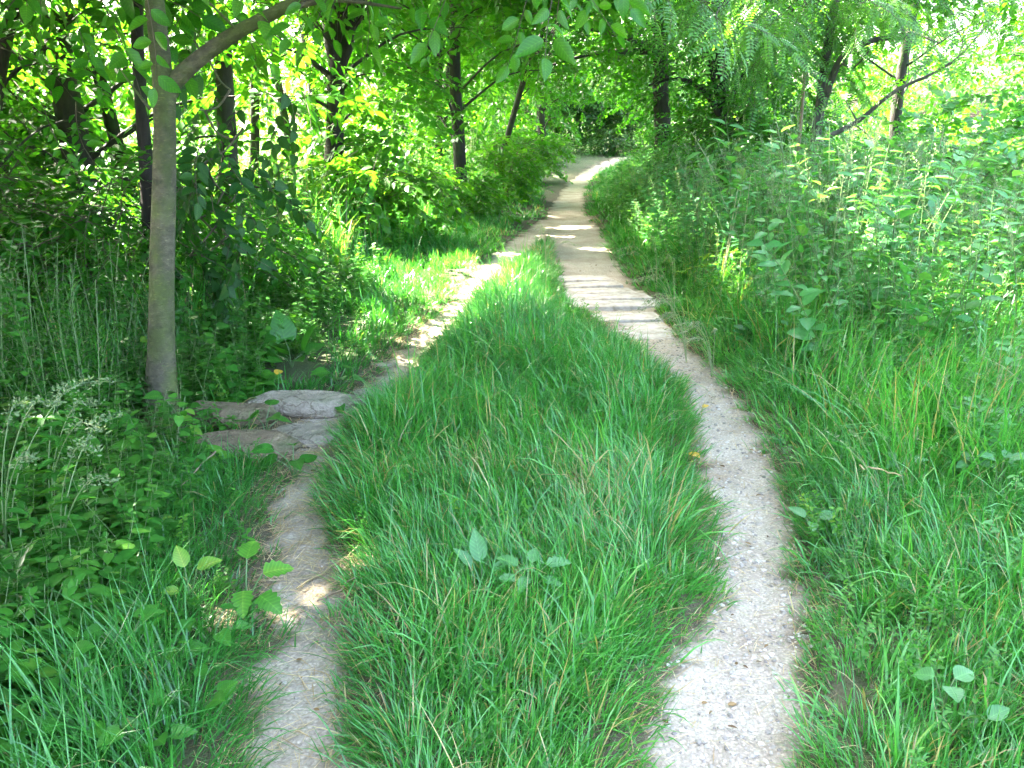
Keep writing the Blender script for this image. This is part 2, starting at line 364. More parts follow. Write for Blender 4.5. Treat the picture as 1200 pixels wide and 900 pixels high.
def bark_mat(name, c1, c2, moss, mossamt, scale, bump, stretch=.15):
    m, nt, out = nodes(name)
    tc = N(nt, 'ShaderNodeTexCoord'); mp = N(nt, 'ShaderNodeMapping'); mp.inputs['Scale'].default_value = (1, 1, stretch)
    nt.links.new(tc.outputs['Object'], mp.inputs[0])
    nz = N(nt, 'ShaderNodeTexNoise', i_Scale=scale, i_Detail=6., i_Roughness=.65); nt.links.new(mp.outputs[0], nz.inputs['Vector'])
    r = ramp(nt, [(.3, c1), (.7, c2)], nz.outputs['Fac'])
    n2 = N(nt, 'ShaderNodeTexNoise', i_Scale=5., i_Detail=5.); nt.links.new(tc.outputs['Object'], n2.inputs['Vector'])
    mr = ramp(nt, [(.62-mossamt*.3, (0, 0, 0)), (.78-mossamt*.3, (1, 1, 1))], n2.outputs['Fac'])
    mul = N(nt, 'ShaderNodeMath', operation='MULTIPLY'); mul.inputs[1].default_value = min(1, mossamt+.3); nt.links.new(mr.outputs[0], mul.inputs[0])
    mx = N(nt, 'ShaderNodeMix', data_type='RGBA'); mx.inputs['B'].default_value = (*moss, 1)
    nt.links.new(mul.outputs[0], mx.inputs['Factor']); nt.links.new(r.outputs[0], mx.inputs['A'])
    n4 = N(nt, 'ShaderNodeTexNoise', i_Scale=3.2, i_Detail=7., i_Roughness=.7); nt.links.new(tc.outputs['Object'], n4.inputs['Vector'])
    r4 = ramp(nt, [(.32, (.50,)*3), (.5, (.95,)*3), (.66, (1.45, 1.42, 1.35))], n4.outputs['Fac'])
    m4 = N(nt, 'ShaderNodeMix', data_type='RGBA', blend_type='MULTIPLY'); m4.inputs['Factor'].default_value = 1; nt.links.new(mx.outputs['Result'], m4.inputs['A']); nt.links.new(r4.outputs[0], m4.inputs['B'])
    mp5 = N(nt, 'ShaderNodeMapping'); mp5.inputs['Scale'].default_value = (1, 1, 5); nt.links.new(tc.outputs['Object'], mp5.inputs[0])
    n5 = N(nt, 'ShaderNodeTexNoise', i_Scale=34., i_Detail=2.); nt.links.new(mp5.outputs[0], n5.inputs['Vector']); r5 = ramp(nt, [(.62, (1, 1, 1)), (.68, (1.6, 1.55, 1.4))], n5.outputs['Fac'])
    m5 = N(nt, 'ShaderNodeMix', data_type='RGBA', blend_type='MULTIPLY'); m5.inputs['Factor'].default_value = 1 if stretch > 1 else 0; nt.links.new(m4.outputs['Result'], m5.inputs['A']); nt.links.new(r5.outputs[0], m5.inputs['B'])
    p = N(nt, 'ShaderNodeBsdfPrincipled', i_Roughness=.85); nt.links.new(m5.outputs['Result'], p.inputs['Base Color'])
    b = N(nt, 'ShaderNodeBump', i_Strength=bump, i_Distance=.02); nt.links.new(nz.outputs['Fac'], b.inputs['Height']); nt.links.new(b.outputs[0], p.inputs['Normal'])
    nt.links.new(p.outputs[0], out.inputs[0]); return m
M_BARK = bark_mat('smooth_bark', (.042, .038, .020), (.135, .122, .072), (.070, .090, .022), .75, 17, .9, 1.7)
M_DARKBARK = bark_mat('dark_bark', (.010, .008, .006), (.038, .030, .022), (.022, .042, .012), .4, 22, .9)
M_GREYBARK = bark_mat('grey_bark', (.035, .032, .026), (.11, .10, .08), (.05, .07, .03), .2, 24, .8)
M_TWIG = bark_mat('twig_bark', (.05, .04, .025), (.12, .10, .06), (.06, .10, .03), .3, 40, .3)
M_DEADWOOD = bark_mat('dead_wood', (.20, .13, .08), (.36, .27, .18), (.3, .25, .18), .2, 30, .4)
M_STEM = leaf_mat('green_stem', [(0, (.06, .14, .04)), (1, (.14, .22, .08))], .1, .45)

def dirt_mat():
    m, nt, out = nodes('packed_dirt')
    geo = N(nt, 'ShaderNodeNewGeometry'); pos = geo.outputs['Position']
    a = N(nt, 'ShaderNodeAttribute', attribute_name='tint')
    big = N(nt, 'ShaderNodeTexNoise', i_Scale=2.2, i_Detail=6., i_Roughness=.6); nt.links.new(pos, big.inputs['Vector'])
    r = ramp(nt, [(.28, (.36, .285, .20)), (.5, (.52, .44, .335)), (.72, (.62, .55, .43))], big.outputs['Fac'])
    fine = N(nt, 'ShaderNodeTexNoise', i_Scale=140., i_Detail=5., i_Roughness=.7); nt.links.new(pos, fine.inputs['Vector'])
    fr = N(nt, 'ShaderNodeMapRange'); fr.inputs['From Min'].default_value = .25; fr.inputs['From Max'].default_value = .75
    fr.inputs['To Min'].default_value = .70; fr.inputs['To Max'].default_value = 1.25; nt.links.new(fine.outputs['Fac'], fr.inputs['Value'])
    vor = N(nt, 'ShaderNodeTexVoronoi', i_Scale=75.); nt.links.new(pos, vor.inputs['Vector'])
    vr = ramp(nt, [(0, (1.12,)*3), (.3, (1, 1, 1)), (.6, (.75,)*3)], vor.outputs['Distance'])
    m1 = N(nt, 'ShaderNodeMix', data_type='RGBA', blend_type='MULTIPLY'); m1.inputs['Factor'].default_value = 1
    nt.links.new(r.outputs[0], m1.inputs['A']); nt.links.new(fr.outputs[0], m1.inputs['B'])
    m2 = N(nt, 'ShaderNodeMix', data_type='RGBA', blend_type='MULTIPLY'); m2.inputs['Factor'].default_value = .8
    nt.links.new(m1.outputs['Result'], m2.inputs['A']); nt.links.new(vr.outputs[0], m2.inputs['B'])
    m3 = N(nt, 'ShaderNodeMix', data_type='RGBA'); m3.inputs['B'].default_value = (.16, .125, .08, 1)
    inv = N(nt, 'ShaderNodeMath', operation='SUBTRACT'); inv.inputs[0].default_value = 1.; nt.links.new(a.outputs['Fac'], inv.inputs[1])
    nt.links.new(inv.outputs[0], m3.inputs['Factor']); nt.links.new(m2.outputs['Result'], m3.inputs['A'])
    p = N(nt, 'ShaderNodeBsdfPrincipled', i_Roughness=.9); p.inputs['Specular IOR Level'].default_value = .25
    nt.links.new(m3.outputs['Result'], p.inputs['Base Color'])
    ad = N(nt, 'ShaderNodeMath', operation='ADD'); nt.links.new(fine.outputs['Fac'], ad.inputs[0]); nt.links.new(vor.outputs['Distance'], ad.inputs[1])
    b = N(nt, 'ShaderNodeBump', i_Strength=.8, i_Distance=.009); nt.links.new(ad.outputs[0], b.inputs['Height']); nt.links.new(b.outputs[0], p.inputs['Normal'])
    nt.links.new(p.outputs[0], out.inputs[0]); return m
M_DIRT = dirt_mat()
def soil_mat():
    m, nt, out = nodes('soil')
    geo = N(nt, 'ShaderNodeNewGeometry'); pos = geo.outputs['Position']
    n1 = N(nt, 'ShaderNodeTexNoise', i_Scale=3., i_Detail=8., i_Roughness=.7); nt.links.new(pos, n1.inputs['Vector'])
    r = ramp(nt, [(.3, (.030, .045, .014)), (.5, (.055, .075, .022)), (.7, (.10, .085, .045))], n1.outputs['Fac'])
    n2 = N(nt, 'ShaderNodeTexNoise', i_Scale=90., i_Detail=5.); nt.links.new(pos, n2.inputs['Vector'])
    at_ = N(nt, 'ShaderNodeAttribute', attribute_name='tint'); bm = N(nt, 'ShaderNodeMix', data_type='RGBA'); bm.inputs['B'].default_value = (.105, .082, .048, 1)
    nt.links.new(at_.outputs['Fac'], bm.inputs['Factor']); nt.links.new(r.outputs[0], bm.inputs['A'])
    p = N(nt, 'ShaderNodeBsdfPrincipled', i_Roughness=.95); nt.links.new(bm.outputs['Result'], p.inputs['Base Color'])
    b = N(nt, 'ShaderNodeBump', i_Strength=.8, i_Distance=.02); nt.links.new(n2.outputs['Fac'], b.inputs['Height']); nt.links.new(b.outputs[0], p.inputs['Normal'])
    nt.links.new(p.outputs[0], out.inputs[0]); return m
M_SOIL = soil_mat()
def stone_mat(name, c1, c2, scale=9):
    m, nt, out = nodes(name)
    tc = N(nt, 'ShaderNodeTexCoord')
    n1 = N(nt, 'ShaderNodeTexNoise', i_Scale=scale, i_Detail=8., i_Roughness=.65); nt.links.new(tc.outputs['Object'], n1.inputs['Vector'])
    r = ramp(nt, [(.3, c1), (.68, c2)], n1.outputs['Fac'])
    n2 = N(nt, 'ShaderNodeTexNoise', i_Scale=scale*9, i_Detail=6.); nt.links.new(tc.outputs['Object'], n2.inputs['Vector'])
    mr = N(nt, 'ShaderNodeMapRange'); mr.inputs['To Min'].default_value = .7; mr.inputs['To Max'].default_value = 1.3; nt.links.new(n2.outputs['Fac'], mr.inputs['Value'])
    mx = N(nt, 'ShaderNodeMix', data_type='RGBA', blend_type='MULTIPLY'); mx.inputs['Factor'].default_value = 1
    nt.links.new(r.outputs[0], mx.inputs['A']); nt.links.new(mr.outputs[0], mx.inputs['B'])
    p = N(nt, 'ShaderNodeBsdfPrincipled', i_Roughness=.85); nt.links.new(mx.outputs['Result'], p.inputs['Base Color'])
    ck = N(nt, 'ShaderNodeTexVoronoi', feature='DISTANCE_TO_EDGE', i_Scale=scale*.55); wv = N(nt, 'ShaderNodeMix', data_type='VECTOR'); wv.inputs['Factor'].default_value = .12
    nt.links.new(tc.outputs['Object'], wv.inputs['A']); nt.links.new(n1.outputs['Color'], wv.inputs['B']); nt.links.new(wv.outputs['Result'], ck.inputs['Vector'])
    cr = ramp(nt, [(0, (.35, .3, .25)), (.03, (1, 1, 1))], ck.outputs['Distance']); mc = N(nt, 'ShaderNodeMix', data_type='RGBA', blend_type='MULTIPLY'); mc.inputs['Factor'].default_value = .8
    nt.links.new(mx.outputs['Result'], mc.inputs['A']); nt.links.new(cr.outputs[0], mc.inputs['B'])
    n3 = N(nt, 'ShaderNodeTexNoise', i_Scale=scale*.7, i_Detail=5.); nt.links.new(tc.outputs['Object'], n3.inputs['Vector']); mo = ramp(nt, [(.55, (0, 0, 0)), (.7, (.7, .7, .7))], n3.outputs['Fac'])
    mg = N(nt, 'ShaderNodeMix', data_type='RGBA'); mg.inputs['B'].default_value = (.10, .12, .05, 1); nt.links.new(mo.outputs[0], mg.inputs['Factor']); nt.links.new(mc.outputs['Result'], mg.inputs['A']); nt.links.new(mg.outputs['Result'], p.inputs['Base Color'])
    b = N(nt, 'ShaderNodeBump', i_Strength=1., i_Distance=.018); nt.links.new(n2.outputs['Fac'], b.inputs['Height']); nt.links.new(b.outputs[0], p.inputs['Normal'])
    nt.links.new(p.outputs[0], out.inputs[0]); return m
M_STONE = stone_mat('grey_stone', (.20, .165, .115), (.42, .36, .275))
M_STONE_BROWN = stone_mat('brown_stone', (.11, .080, .046), (.26, .195, .115))
M_GRAVEL = leaf_mat('gravel', [(0, (.21, .185, .155)), (.5, (.37, .33, .27)), (1, (.58, .53, .45))], 0., .85, spec=.25)
def wood_mat():
    m, nt, out = nodes('weathered_plank')
    tc = N(nt, 'ShaderNodeTexCoord'); mp = N(nt, 'ShaderNodeMapping'); mp.inputs['Scale'].default_value = (1.5, 22, 22)
    nt.links.new(tc.outputs['Object'], mp.inputs[0])
    n1 = N(nt, 'ShaderNodeTexNoise', i_Scale=3., i_Detail=7., i_Roughness=.6); nt.links.new(mp.outputs[0], n1.inputs['Vector'])
    r = ramp(nt, [(.3, (.46, .44, .40)), (.7, (.66, .64, .59))], n1.outputs['Fac'])
    n2 = N(nt, 'ShaderNodeTexNoise', i_Scale=7., i_Detail=6., i_Roughness=.7); nt.links.new(tc.outputs['Object'], n2.inputs['Vector'])
    r2 = ramp(nt, [(.35, (.55, .47, .36)), (.6, (1.05, 1., .95))], n2.outputs['Fac']); mw = N(nt, 'ShaderNodeMix', data_type='RGBA', blend_type='MULTIPLY'); mw.inputs['Factor'].default_value = 1
    nt.links.new(r.outputs[0], mw.inputs['A']); nt.links.new(r2.outputs[0], mw.inputs['B'])
    p = N(nt, 'ShaderNodeBsdfPrincipled', i_Roughness=.8); nt.links.new(mw.outputs['Result'], p.inputs['Base Color'])
    b = N(nt, 'ShaderNodeBump', i_Strength=.4, i_Distance=.006); nt.links.new(n1.outputs['Fac'], b.inputs['Height']); nt.links.new(b.outputs[0], p.inputs['Normal'])
    nt.links.new(p.outputs[0], out.inputs[0]); return m
M_WOOD = wood_mat()

# ------------------------------------------------------------------ ground and path
def spaced(lo, hi, fine_lo, fine_hi, fine, grow=1.18):
    out = list(np.arange(fine_lo, fine_hi+1e-6, fine)); s = fine; x = out[-1]
    while x < hi: s = min(s*grow, 8.); x += s; out.append(x)
    s = fine; x = fine_lo; pre = []
    while x > lo: s = min(s*grow, 8.); x -= s; pre.append(x)
    return np.array(pre[::-1]+out)
def grid(xs, ys):
    X, Y = np.meshgrid(xs, ys); nx, ny = len(xs), len(ys)
    i = np.arange(ny-1)[:, None]*nx+np.arange(nx-1)[None]
    return X.ravel(), Y.ravel(), np.stack([i, i+1, i+nx+1, i+nx], -1).reshape(-1, 4)
xs = spaced(-140, 140, -3.2, 4.6, .05); ys = spaced(-60, 220, 1.2, 18, .06)
X, Y, Q = grid(xs, ys); mm = mask(X, Y)
Z = ground(X, Y) - .03*sst(mm, .02, .10)
g = Geo(); g.add(np.stack([X, Y, Z], 1), None, Q, .9*sst(mm+.2*(fbm(X*5, Y*5, 57)-.5), -.22, -.04))
tag(g.build('ground', M_SOIL), kind='structure')

g = Geo()
for (x0, x1, y0, y1, st) in ((-2.0, 2.2, 1.0, 7.5, .02), (-1.6, 2.6, 7.5, 16.0, .035), (-.5, 8.5, 16.0, 40.0, .07)):
    X, Y, Q = grid(np.arange(x0, x1+st, st), np.arange(y0, y1+1e-6, (y1-y0)/round((y1-y0)/st)))
    mm = mask(X, Y)
    keep = (mm[Q] > -.05).any(1); Q = Q[keep]
    use = np.unique(Q); rem = np.full(len(X), -1); rem[use] = np.arange(len(use))
    X, Y, mm, Q = X[use], Y[use], mm[use], rem[Q]
    Z = path_z(X, Y)
    litter = sst(-X, .2, .5)*sst(-Y, -5.2, -4.4)*sst(Y, 2.5, 3.6)*.16*fbm(X*6, Y*6, 51)*1.5   # brown grass clippings rubbed into the left rut
    g.add(np.stack([X, Y, Z], 1), None, Q, sst(mm+.10*(fbm(X*9, Y*9, 55)-.5), -.03, .09)*(1-litter))
tag(g.build('dirt_path', M_DIRT), kind='structure')

# ------------------------------------------------------------------ grass
def blades(g, x, y, L, w, lean_az, lean, curl, tint, segs=4, z=None):
    n = len(x); z = ground(x, y) if z is None else z
    s = np.linspace(0, 1, segs+1)
    th = lean[:, None] + curl[:, None]*s[None]**1.3               # angle from vertical along the blade
    th = np.clip(th, -.2, 2.5)
    ds = L[:, None]/segs
    dx = np.sin(th)*ds; dz = np.cos(th)*ds
    h = np.concatenate([np.zeros((n, 1)), np.cumsum((dx[:, :-1]+dx[:, 1:])/2, 1)], 1)
    v = np.concatenate([np.zeros((n, 1)), np.cumsum((dz[:, :-1]+dz[:, 1:])/2, 1)], 1)
    ca, sa = np.cos(lean_az)[:, None], np.sin(lean_az)[:, None]
    px = x[:, None]+h*ca; py = y[:, None]+h*sa; pz = np.maximum(z[:, None]-.01+v, z[:, None]-.01)
    wid = w[:, None]*np.array([.75, 1., .92, .62, .04] if segs == 4 else np.interp(np.linspace(0, 1, segs+1), [0, .3, .7, 1], [.75, 1, .7, .04]))[None]/2
    tw = rng.uniform(-.9, .9, n)[:, None]*s[None]+rng.uniform(-.5, .5, n)[:, None]
    wx, wy = -sa*np.cos(tw)-ca*np.sin(tw)*.6, ca*np.cos(tw)-sa*np.sin(tw)*.6; wz = np.sin(tw)*.6
    A = np.stack([px-wx*wid, py-wy*wid, pz-wz*wid], -1); B = np.stack([px+wx*wid, py+wy*wid, pz+wz*wid], -1)
    V = np.stack([A, B], 2).reshape(n, -1, 3); k = V.shape[1]
    i = np.arange(segs)*2; q = np.stack([i, i+1, i+3, i+2], 1)
    Q = (q[None]+(np.arange(n)*k)[:, None, None]).reshape(-1, 4)
    g.add(V.reshape(-1, 3), None, Q, np.repeat(tint, k))
def tint_grass(n, mean=.45, sd=.17, straw=.03):
    t = np.clip(rng.normal(mean, sd, n), 0, .86)
    return np.where(rng.random(n) < straw, rng.uniform(.93, 1, n), t)
def sward(g, x0, x1, y0, y1, dens, Lm, wm, hfun=None, mean=.45, straw=.03, segs=4, keepfun=None, edge=.0):
    area = (x1-x0)*(y1-y0); ntuft = int(area*dens/14)
    tx, ty = rng.uniform(x0, x1, ntuft), rng.uniform(y0, y1, ntuft)
    k = keepfun(tx, ty); tx, ty = tx[k], ty[k]; ntuft = len(tx)
    if not ntuft: return
    per = rng.integers(8, 21, ntuft); idx = np.repeat(np.arange(ntuft), per); n = len(idx)
    x = tx[idx]+rng.normal(0, .035, n); y = ty[idx]+rng.normal(0, .035, n)
    m = mask(x, y); ok = (m < .015+edge+.05*rng.random(n)**3); ok &= (m < -.02) | (rng.random(n) < .75)
    x, y, idx, m = x[ok], y[ok], idx[ok], m[ok]; n = len(x)
    # combed direction of each tuft, tipping outwards over the ruts at the edges
    flow = fbm(tx*.9, ty*.9, 61)*9; flow = flow[idx]+rng.normal(0, 1.4, n)
    e = .02; gx = (mask(x+e, y)-mask(x-e, y)); gy = (mask(x, y+e)-mask(x, y-e)); gn = np.hypot(gx, gy)+1e-6
    near = sst(m, -.28, -.02)
    fx, fy = np.cos(flow)*(1-near*.75)+gx/gn*near, np.sin(flow)*(1-near*.75)+gy/gn*near
    az = np.arctan2(fy, fx)+rng.normal(0, .35, n)
    hf = (.45+.55*sst(-m, .0, .25))*(.42+1.15*fbm(x*1.9, y*1.9, 67))
    if hfun is not None: hf = hf*hfun(x, y)
    th = (rng.uniform(.6, 1.2, ntuft)+.35*(rng.random(ntuft) < .10))[idx]
    L = Lm*hf*th*rng.uniform(.55, 1.25, n)
    w = wm*rng.uniform(.6, 1.25, n)
    lean = np.abs(rng.normal(.26, .28, n))+.25*near; curl = np.abs(rng.normal(.95, .7, n))*np.clip(L/.22, .5, 1.5)
    tt = (rng.normal(0, .07, ntuft))[idx]
    tint = np.clip(tint_grass(n, mean, .13, 0)+tt+.35*(fbm(x*.8, y*.8, 71)-.5)+.35*(fbm(x*3, y*3, 72)-.5), 0, .87)
    dp = at(692, 612); dry = straw+.25*sst(fbm(x*2.2, y*2.2, 73), .66, .8)+.45*np.exp(-((x-dp[0])/.09)**2-((y-dp[1])/.35)**2)
    tint = np.where(rng.random(n) < dry, rng.uniform(.93, 1, n), tint)
    blades(g, x, y, L, w, az, lean, curl, tint, segs)
def xl(y): return np.interp(y, RL[0], RL[1])
def xr(y): return np.interp(y, RR[0], RR[1])
def inview(x, y, mar=1.2): return (np.abs(x) < y*.56+mar) & (y > 1.2)
def centre(x, y): return (x > xl(y)) & (x < xr(y)) & (y < 12.6) & inview(x, y)
def right(x, y): return (x > xr(y)) & (x < xr(y)+3.2) & inview(x, y)
ZONES = [(at(362, 492), .40, .26), (at(356, 520), .26, .2), (at(275, 503), .27, .17), (at(285, 535), .36, .17), (at(192, 520), .20, .32), (at(345, 440), .22, .30)]
def zone_clear(x, y):
    k = np.ones(len(x), bool)
    for q, a, b in ZONES: k &= ((x-q[0])/a)**2+((y-q[1])/b)**2 > 1
    return k
def left(x, y): return (x < np.minimum(xl(y), xr(y))) & (x > np.minimum(xl(y), xr(y))-2.2) & inview(x, y) & zone_clear(x, y)
g = Geo()
mid_h = lambda x, y: .85+.35*fbm(x*2.5, y*2.5, 87)+1.15*sst(y, 4.8, 6.8)*sst(-y, -10.5, -8.5)*sst(-np.abs(x-xl(y)*.6-xr(y)*.4), -.55, -.12)
BQ = (at(690, 340), at(720, 385))
mid_h0 = mid_h
mid_h = lambda x, y: mid_h0(x, y)*(1-.62*np.exp(-((x-BQ[0][0]+.12)/.42)**2-((y-BQ[0][1]+.15)/1.1)**2))*(1-.45*np.exp(-((x-BQ[1][0]+.1)/.35)**2-((y-BQ[1][1]+.1)/.8)**2))
sward(g, -1.3, 2.0, 1.3, 4.2, 7000, .20, .0046, mid_h, .42, .09, 4, centre)
sward(g, -1.4, 2.0, 4.2, 7.2, 4600, .20, .0054, mid_h, .46, .07, 4, centre)
sward(g, -1.2, 2.0, 7.2, 12.6, 2300, .20, .0072, mid_h, .48, .03, 3, centre)
sward(g, -1.4, 2.0, 1.3, 9, 260, .29, .0075, mid_h, .62, .06, 4, centre)
tag(g.build('grass', M_GRASS), 'tall lush grass on the hump between the two worn ruts', 'grass', kind='stuff')
g = Geo()
r_h = lambda x, y: .85+.5*sst(x-xr(y), .5, 1.6)
sward(g, .5, 4.0, 1.3, 4.2, 5600, .21, .0046, r_h, .44, .08, 4, right)
sward(g, .5, 4.5, 4.2, 7.5, 3400, .22, .0054, r_h, .47, .04, 4, right)
sward(g, .3, 5.5, 7.5, 13, 1100, .27, .009, r_h, .5, .03, 3, right)
sward(g, .3, 9, 13, 34, 420, .28, .014, lambda x, y: .75+.5*sst(np.abs(x-xr(y)), .5, 1.4), .45, .02, 3, right)
sward(g, .5, 4, 1.3, 8, 300, .34, .0080, r_h, .62, .06, 4, right)
tag(g.build('grass', M_GRASS), 'grass verge along the right side of the gravelly rut', 'grass', kind='stuff')
g = Geo()
l_h = lambda x, y: .62+.35*sst(-y, -3.4, -2.4)+.5*sst(-(x-xl(y)), .3, 1.2)
thin = lambda x, y: left(x, y) & (fbm(x*1.6, y*1.6, 81) > .42+.34*sst(xl(y)-x, .3, .8)-.5*sst(mask(x, y), -.6, -.15))
sward(g, -3.6, .2, 1.3, 4.2, 4200, .27, .0048, l_h, .36, .02, 4, thin)
sward(g, -4, .2, 4.2, 8, 1500, .26, .007, l_h, .36, .02, 4, thin)
sward(g, -4, 1, 8, 14, 1300, .22, .009, l_h, .42, .02, 3, left)
sward(g, -3, 5, 14, 34, 420, .22, .014, lambda x, y: .5+.7*sst(np.abs(x-xr(y)), .6, 1.8), .45, .02, 3, left)
tag(g.build('grass', M_GRASS), 'shaded thin grass along the left rut by the wood', 'grass', kind='stuff')

# dry clippings on the left rut, gravel on the right one
g = Geo(); n = 5200
y = rng.uniform(1.6, 7.0, n); x = xl(y)+rng.normal(0, .16, n)
k = rng.random(n) < np.where(y > 3.0, 1, .45)*np.where(y < 4.9, 1, .4); x, y = x[k], y[k]; n = len(x)
blades(g, x, y, rng.uniform(.03, .12, n), rng.uniform(.0012, .003, n), rng.uniform(0, 6.28, n), np.full(n, 1.42), rng.normal(.1, .12, n), rng.uniform(0, 1, n), 3, z=np.maximum(path_z(x, y), ground(x, y))+.016)
n = 1500; y = rng.uniform(1.6, 8.5, n); x = xr(y)+rng.normal(0, .17, n)
blades(g, x, y, rng.uniform(.02, .09, n), rng.uniform(.0012, .003, n), rng.uniform(0, 6.28, n), np.full(n, 1.42), rng.normal(.1, .12, n), rng.uniform(0, 1, n), 3, z=np.maximum(path_z(x, y), ground(x, y))+.016)
n = 9000; y = rng.uniform(1.5, 9, n); sd = rng.integers(0, 2, n); cx = np.where(sd, xr(y), xl(y)); x = cx+rng.choice([-1, 1], n)*rng.uniform(.05, .28, n); m = mask(x, y); k = (m > -.09) & (m < .05); x, y = x[k], y[k]; n = len(x)
blades(g, x, y, rng.uniform(.03, .11, n), rng.uniform(.0014, .0035, n), rng.uniform(0, 6.28, n), rng.uniform(1.1, 1.45, n), rng.normal(.15, .15, n), rng.uniform(0, .8, n), 3, z=np.maximum(path_z(x, y), ground(x, y))+.014)
n = 260; y = rng.uniform(1.7, 11, n); cx = np.where(rng.random(n) < .5, xr(y), xl(y)); x = cx+rng.normal(0, .16, n); k = mask(x, y) > -.05; x, y = x[k], y[k]; n = len(x); LL = rng.uniform(.012, .032, n)
g.inst(OVAL, np.stack([x, y, path_z(x, y)+.010], 1), frames(rnd_dir(n, 0)+jit(n, .1), np.array([[0, 0, 1.]])+jit(n, .35)), np.stack([LL*.5, LL, LL], 1), rng.uniform(-.1, .6, n), mat=1)
tag(g.build('dry_grass_litter', [M_STRAW, M_DRYLEAF]), 'dry brown grass clippings scattered over the bare ruts', 'grass litter', kind='stuff')

def ico():
    p = (1+5**.5)/2
    v = np.array([(-1,p,0),(1,p,0),(-1,-p,0),(1,-p,0),(0,-1,p),(0,1,p),(0,-1,-p),(0,1,-p),(p,0,-1),(p,0,1),(-p,0,-1),(-p,0,1)], float)
    f = [(0,11,5),(0,5,1),(0,1,7),(0,7,10),(0,10,11),(1,5,9),(5,11,4),(11,10,2),(10,7,6),(7,1,8),(3,9,4),(3,4,2),(3,2,6),(3,6,8),(3,8,9),(4,9,5),(2,4,11),(6,2,10),(8,6,7),(9,8,1)]
    return v/np.linalg.norm(v[0]), np.array(f)
IV, IF = ico()
g = Geo(); n = 11000
y = 1.5+6.3*rng.random(n)**1.5; x = xr(y)+.04+rng.normal(0, .15, n)
k = mask(x, y) > .0; x, y = x[k], y[k]
nl = 500; yl = rng.uniform(1.6, 8, nl); xl_ = xl(yl)+rng.normal(0, .14, nl); k = mask(xl_, yl) > 0; x = np.append(x, xl_[k]); y = np.append(y, yl[k]); n = len(x)
sz = .0014+.0080*rng.random(n)**5
T = [dict(v=IV*(1+.35*(rng.random((12, 1))-.5)), t=IF, q=np.zeros((0, 4), int), tm=np.zeros(20, int), qm=np.zeros(0, int), a=np.zeros(12)) for _ in range(5)]
for j in range(5):
    s = slice(j, None, 5); xx, yy = x[s], y[s]; k = len(xx)
    sc = np.stack([sz[s]*rng.uniform(.8, 1.5, k), sz[s]*rng.uniform(.8, 1.3, k), sz[s]*rng.uniform(.5, .8, k)], 1)
    g.inst(T[j], np.stack([xx, yy, path_z(xx, yy)+sz[s]*.12], 1), frames(rnd_dir(k), np.array([[0, 0, 1.]])+jit(k, .2)), sc, rng.random(k))
tag(g.build('gravel', M_GRAVEL, smooth=False), 'loose pale gravel worn into the right hand rut', 'gravel', kind='stuff')

# ------------------------------------------------------------------ stones, planks, twigs
def rock_mesh(name, sx, sy, sz, mat, seed, flat=.6):
    r = np.random.default_rng(seed); v, f = IV.copy(), IF.copy()
    for _ in range(3):                                            # subdivide
        mid = {}; vv = list(v); nf = []
        def md(a, b):
            k = (min(a, b), max(a, b))
            if k not in mid: m = vv[a]+vv[b]; vv.append(m/np.linalg.norm(m)); mid[k] = len(vv)-1
            return mid[k]
        for a, b, c in f: ab, bc, ca = md(a, b), md(b, c), md(c, a); nf += [(a, ab, ca), (b, bc, ab), (c, ca, bc), (ab, bc, ca)]
        v, f = np.array(vv), np.array(nf)
    s = np.ones(len(v))
    for _ in range(9):                                            # chop with planes: faceted, slab-like
        d = r.normal(0, 1, 3); d /= np.linalg.norm(d); c = r.uniform(.62, .9); k = v@d; s = np.where(k*s > c, c/np.maximum(k, .05), s)
    p = v*s[:, None]; p[:, 2] = np.clip(p[:, 2], -flat, flat*(1+.12*p[:, 0]*r.normal(0, 1)))
    p += (np.stack([fbm(v[:, 0]*3+v[:, 2]*2+i*9, v[:, 1]*3-v[:, 2], seed) for i in range(3)], 1)-.5)*.22
    p += (np.stack([fbm(v[:, 0]*9+v[:, 2]*7+i*9, v[:, 1]*9-v[:, 2]*5, seed) for i in range(3)], 1)-.5)*.07
    g = Geo(); g.add(p*np.array([sx, sy, sz]), f); return g.mesh(name, mat, False)
def rock(px, py, sx, sy, sz, mat, seed, label, rz=0., name='stone', up=.0, group=None):
    q = at(px, py); o = bpy.data.objects.new(name, rock_mesh(name, sx, sy, sz, mat, seed)); C.objects.link(o)
    o.location = (q[0], q[1], gz(*q)+up); o.rotation_euler = (0, 0, rz); tag(o, label, 'stone', group); return o
rock(364, 480, .36, .17, .085, M_STONE, 3, 'largest flat grey stone slab between the left rut and the tree', .08, up=.02)
rock(358, 510, .20, .17, .08, M_STONE, 8, 'pale flat stone at the head of the near left rut', .2, up=.015)
rock(272, 497, .26, .16, .12, M_STONE_BROWN, 12, 'rounded brown stone beside the foot of the smooth trunk', -.1, up=.02)
rock(283, 532, .36, .15, .09, M_STONE_BROWN, 17, 'long low brown stone half sunk in front of the rounded brown one', .12, up=.01)
rock(424, 458, .085, .07, .055, M_STONE, 21, 'fist sized grey stone touching the end of the largest slab', .5)
rock(445, 447, .06, .05, .04, M_STONE, 24, 'small pale stone in the left rut just past the slab', 1.)
rock(462, 441, .05, .06, .035, M_STONE, 27, 'smallest pale stone in the middle of the left rut', 2.)
rock(450, 427, .10, .05, .04, M_STONE, 29, 'thin grey stone along the outer edge of the left rut', .3)
rock(478, 424, .11, .08, .03, M_STONE, 33, 'low worn stone crossing the left rut farthest up', .6)
rock(372, 712, .20, .07, .05, M_STONE, 41, 'pale sunlit stone step across the near left rut', .12, up=-.012)
rock(795, 898, .028, .022, .018, M_STONE, 45, 'single pebble bigger than the gravel at the bottom of the right rut', .3)

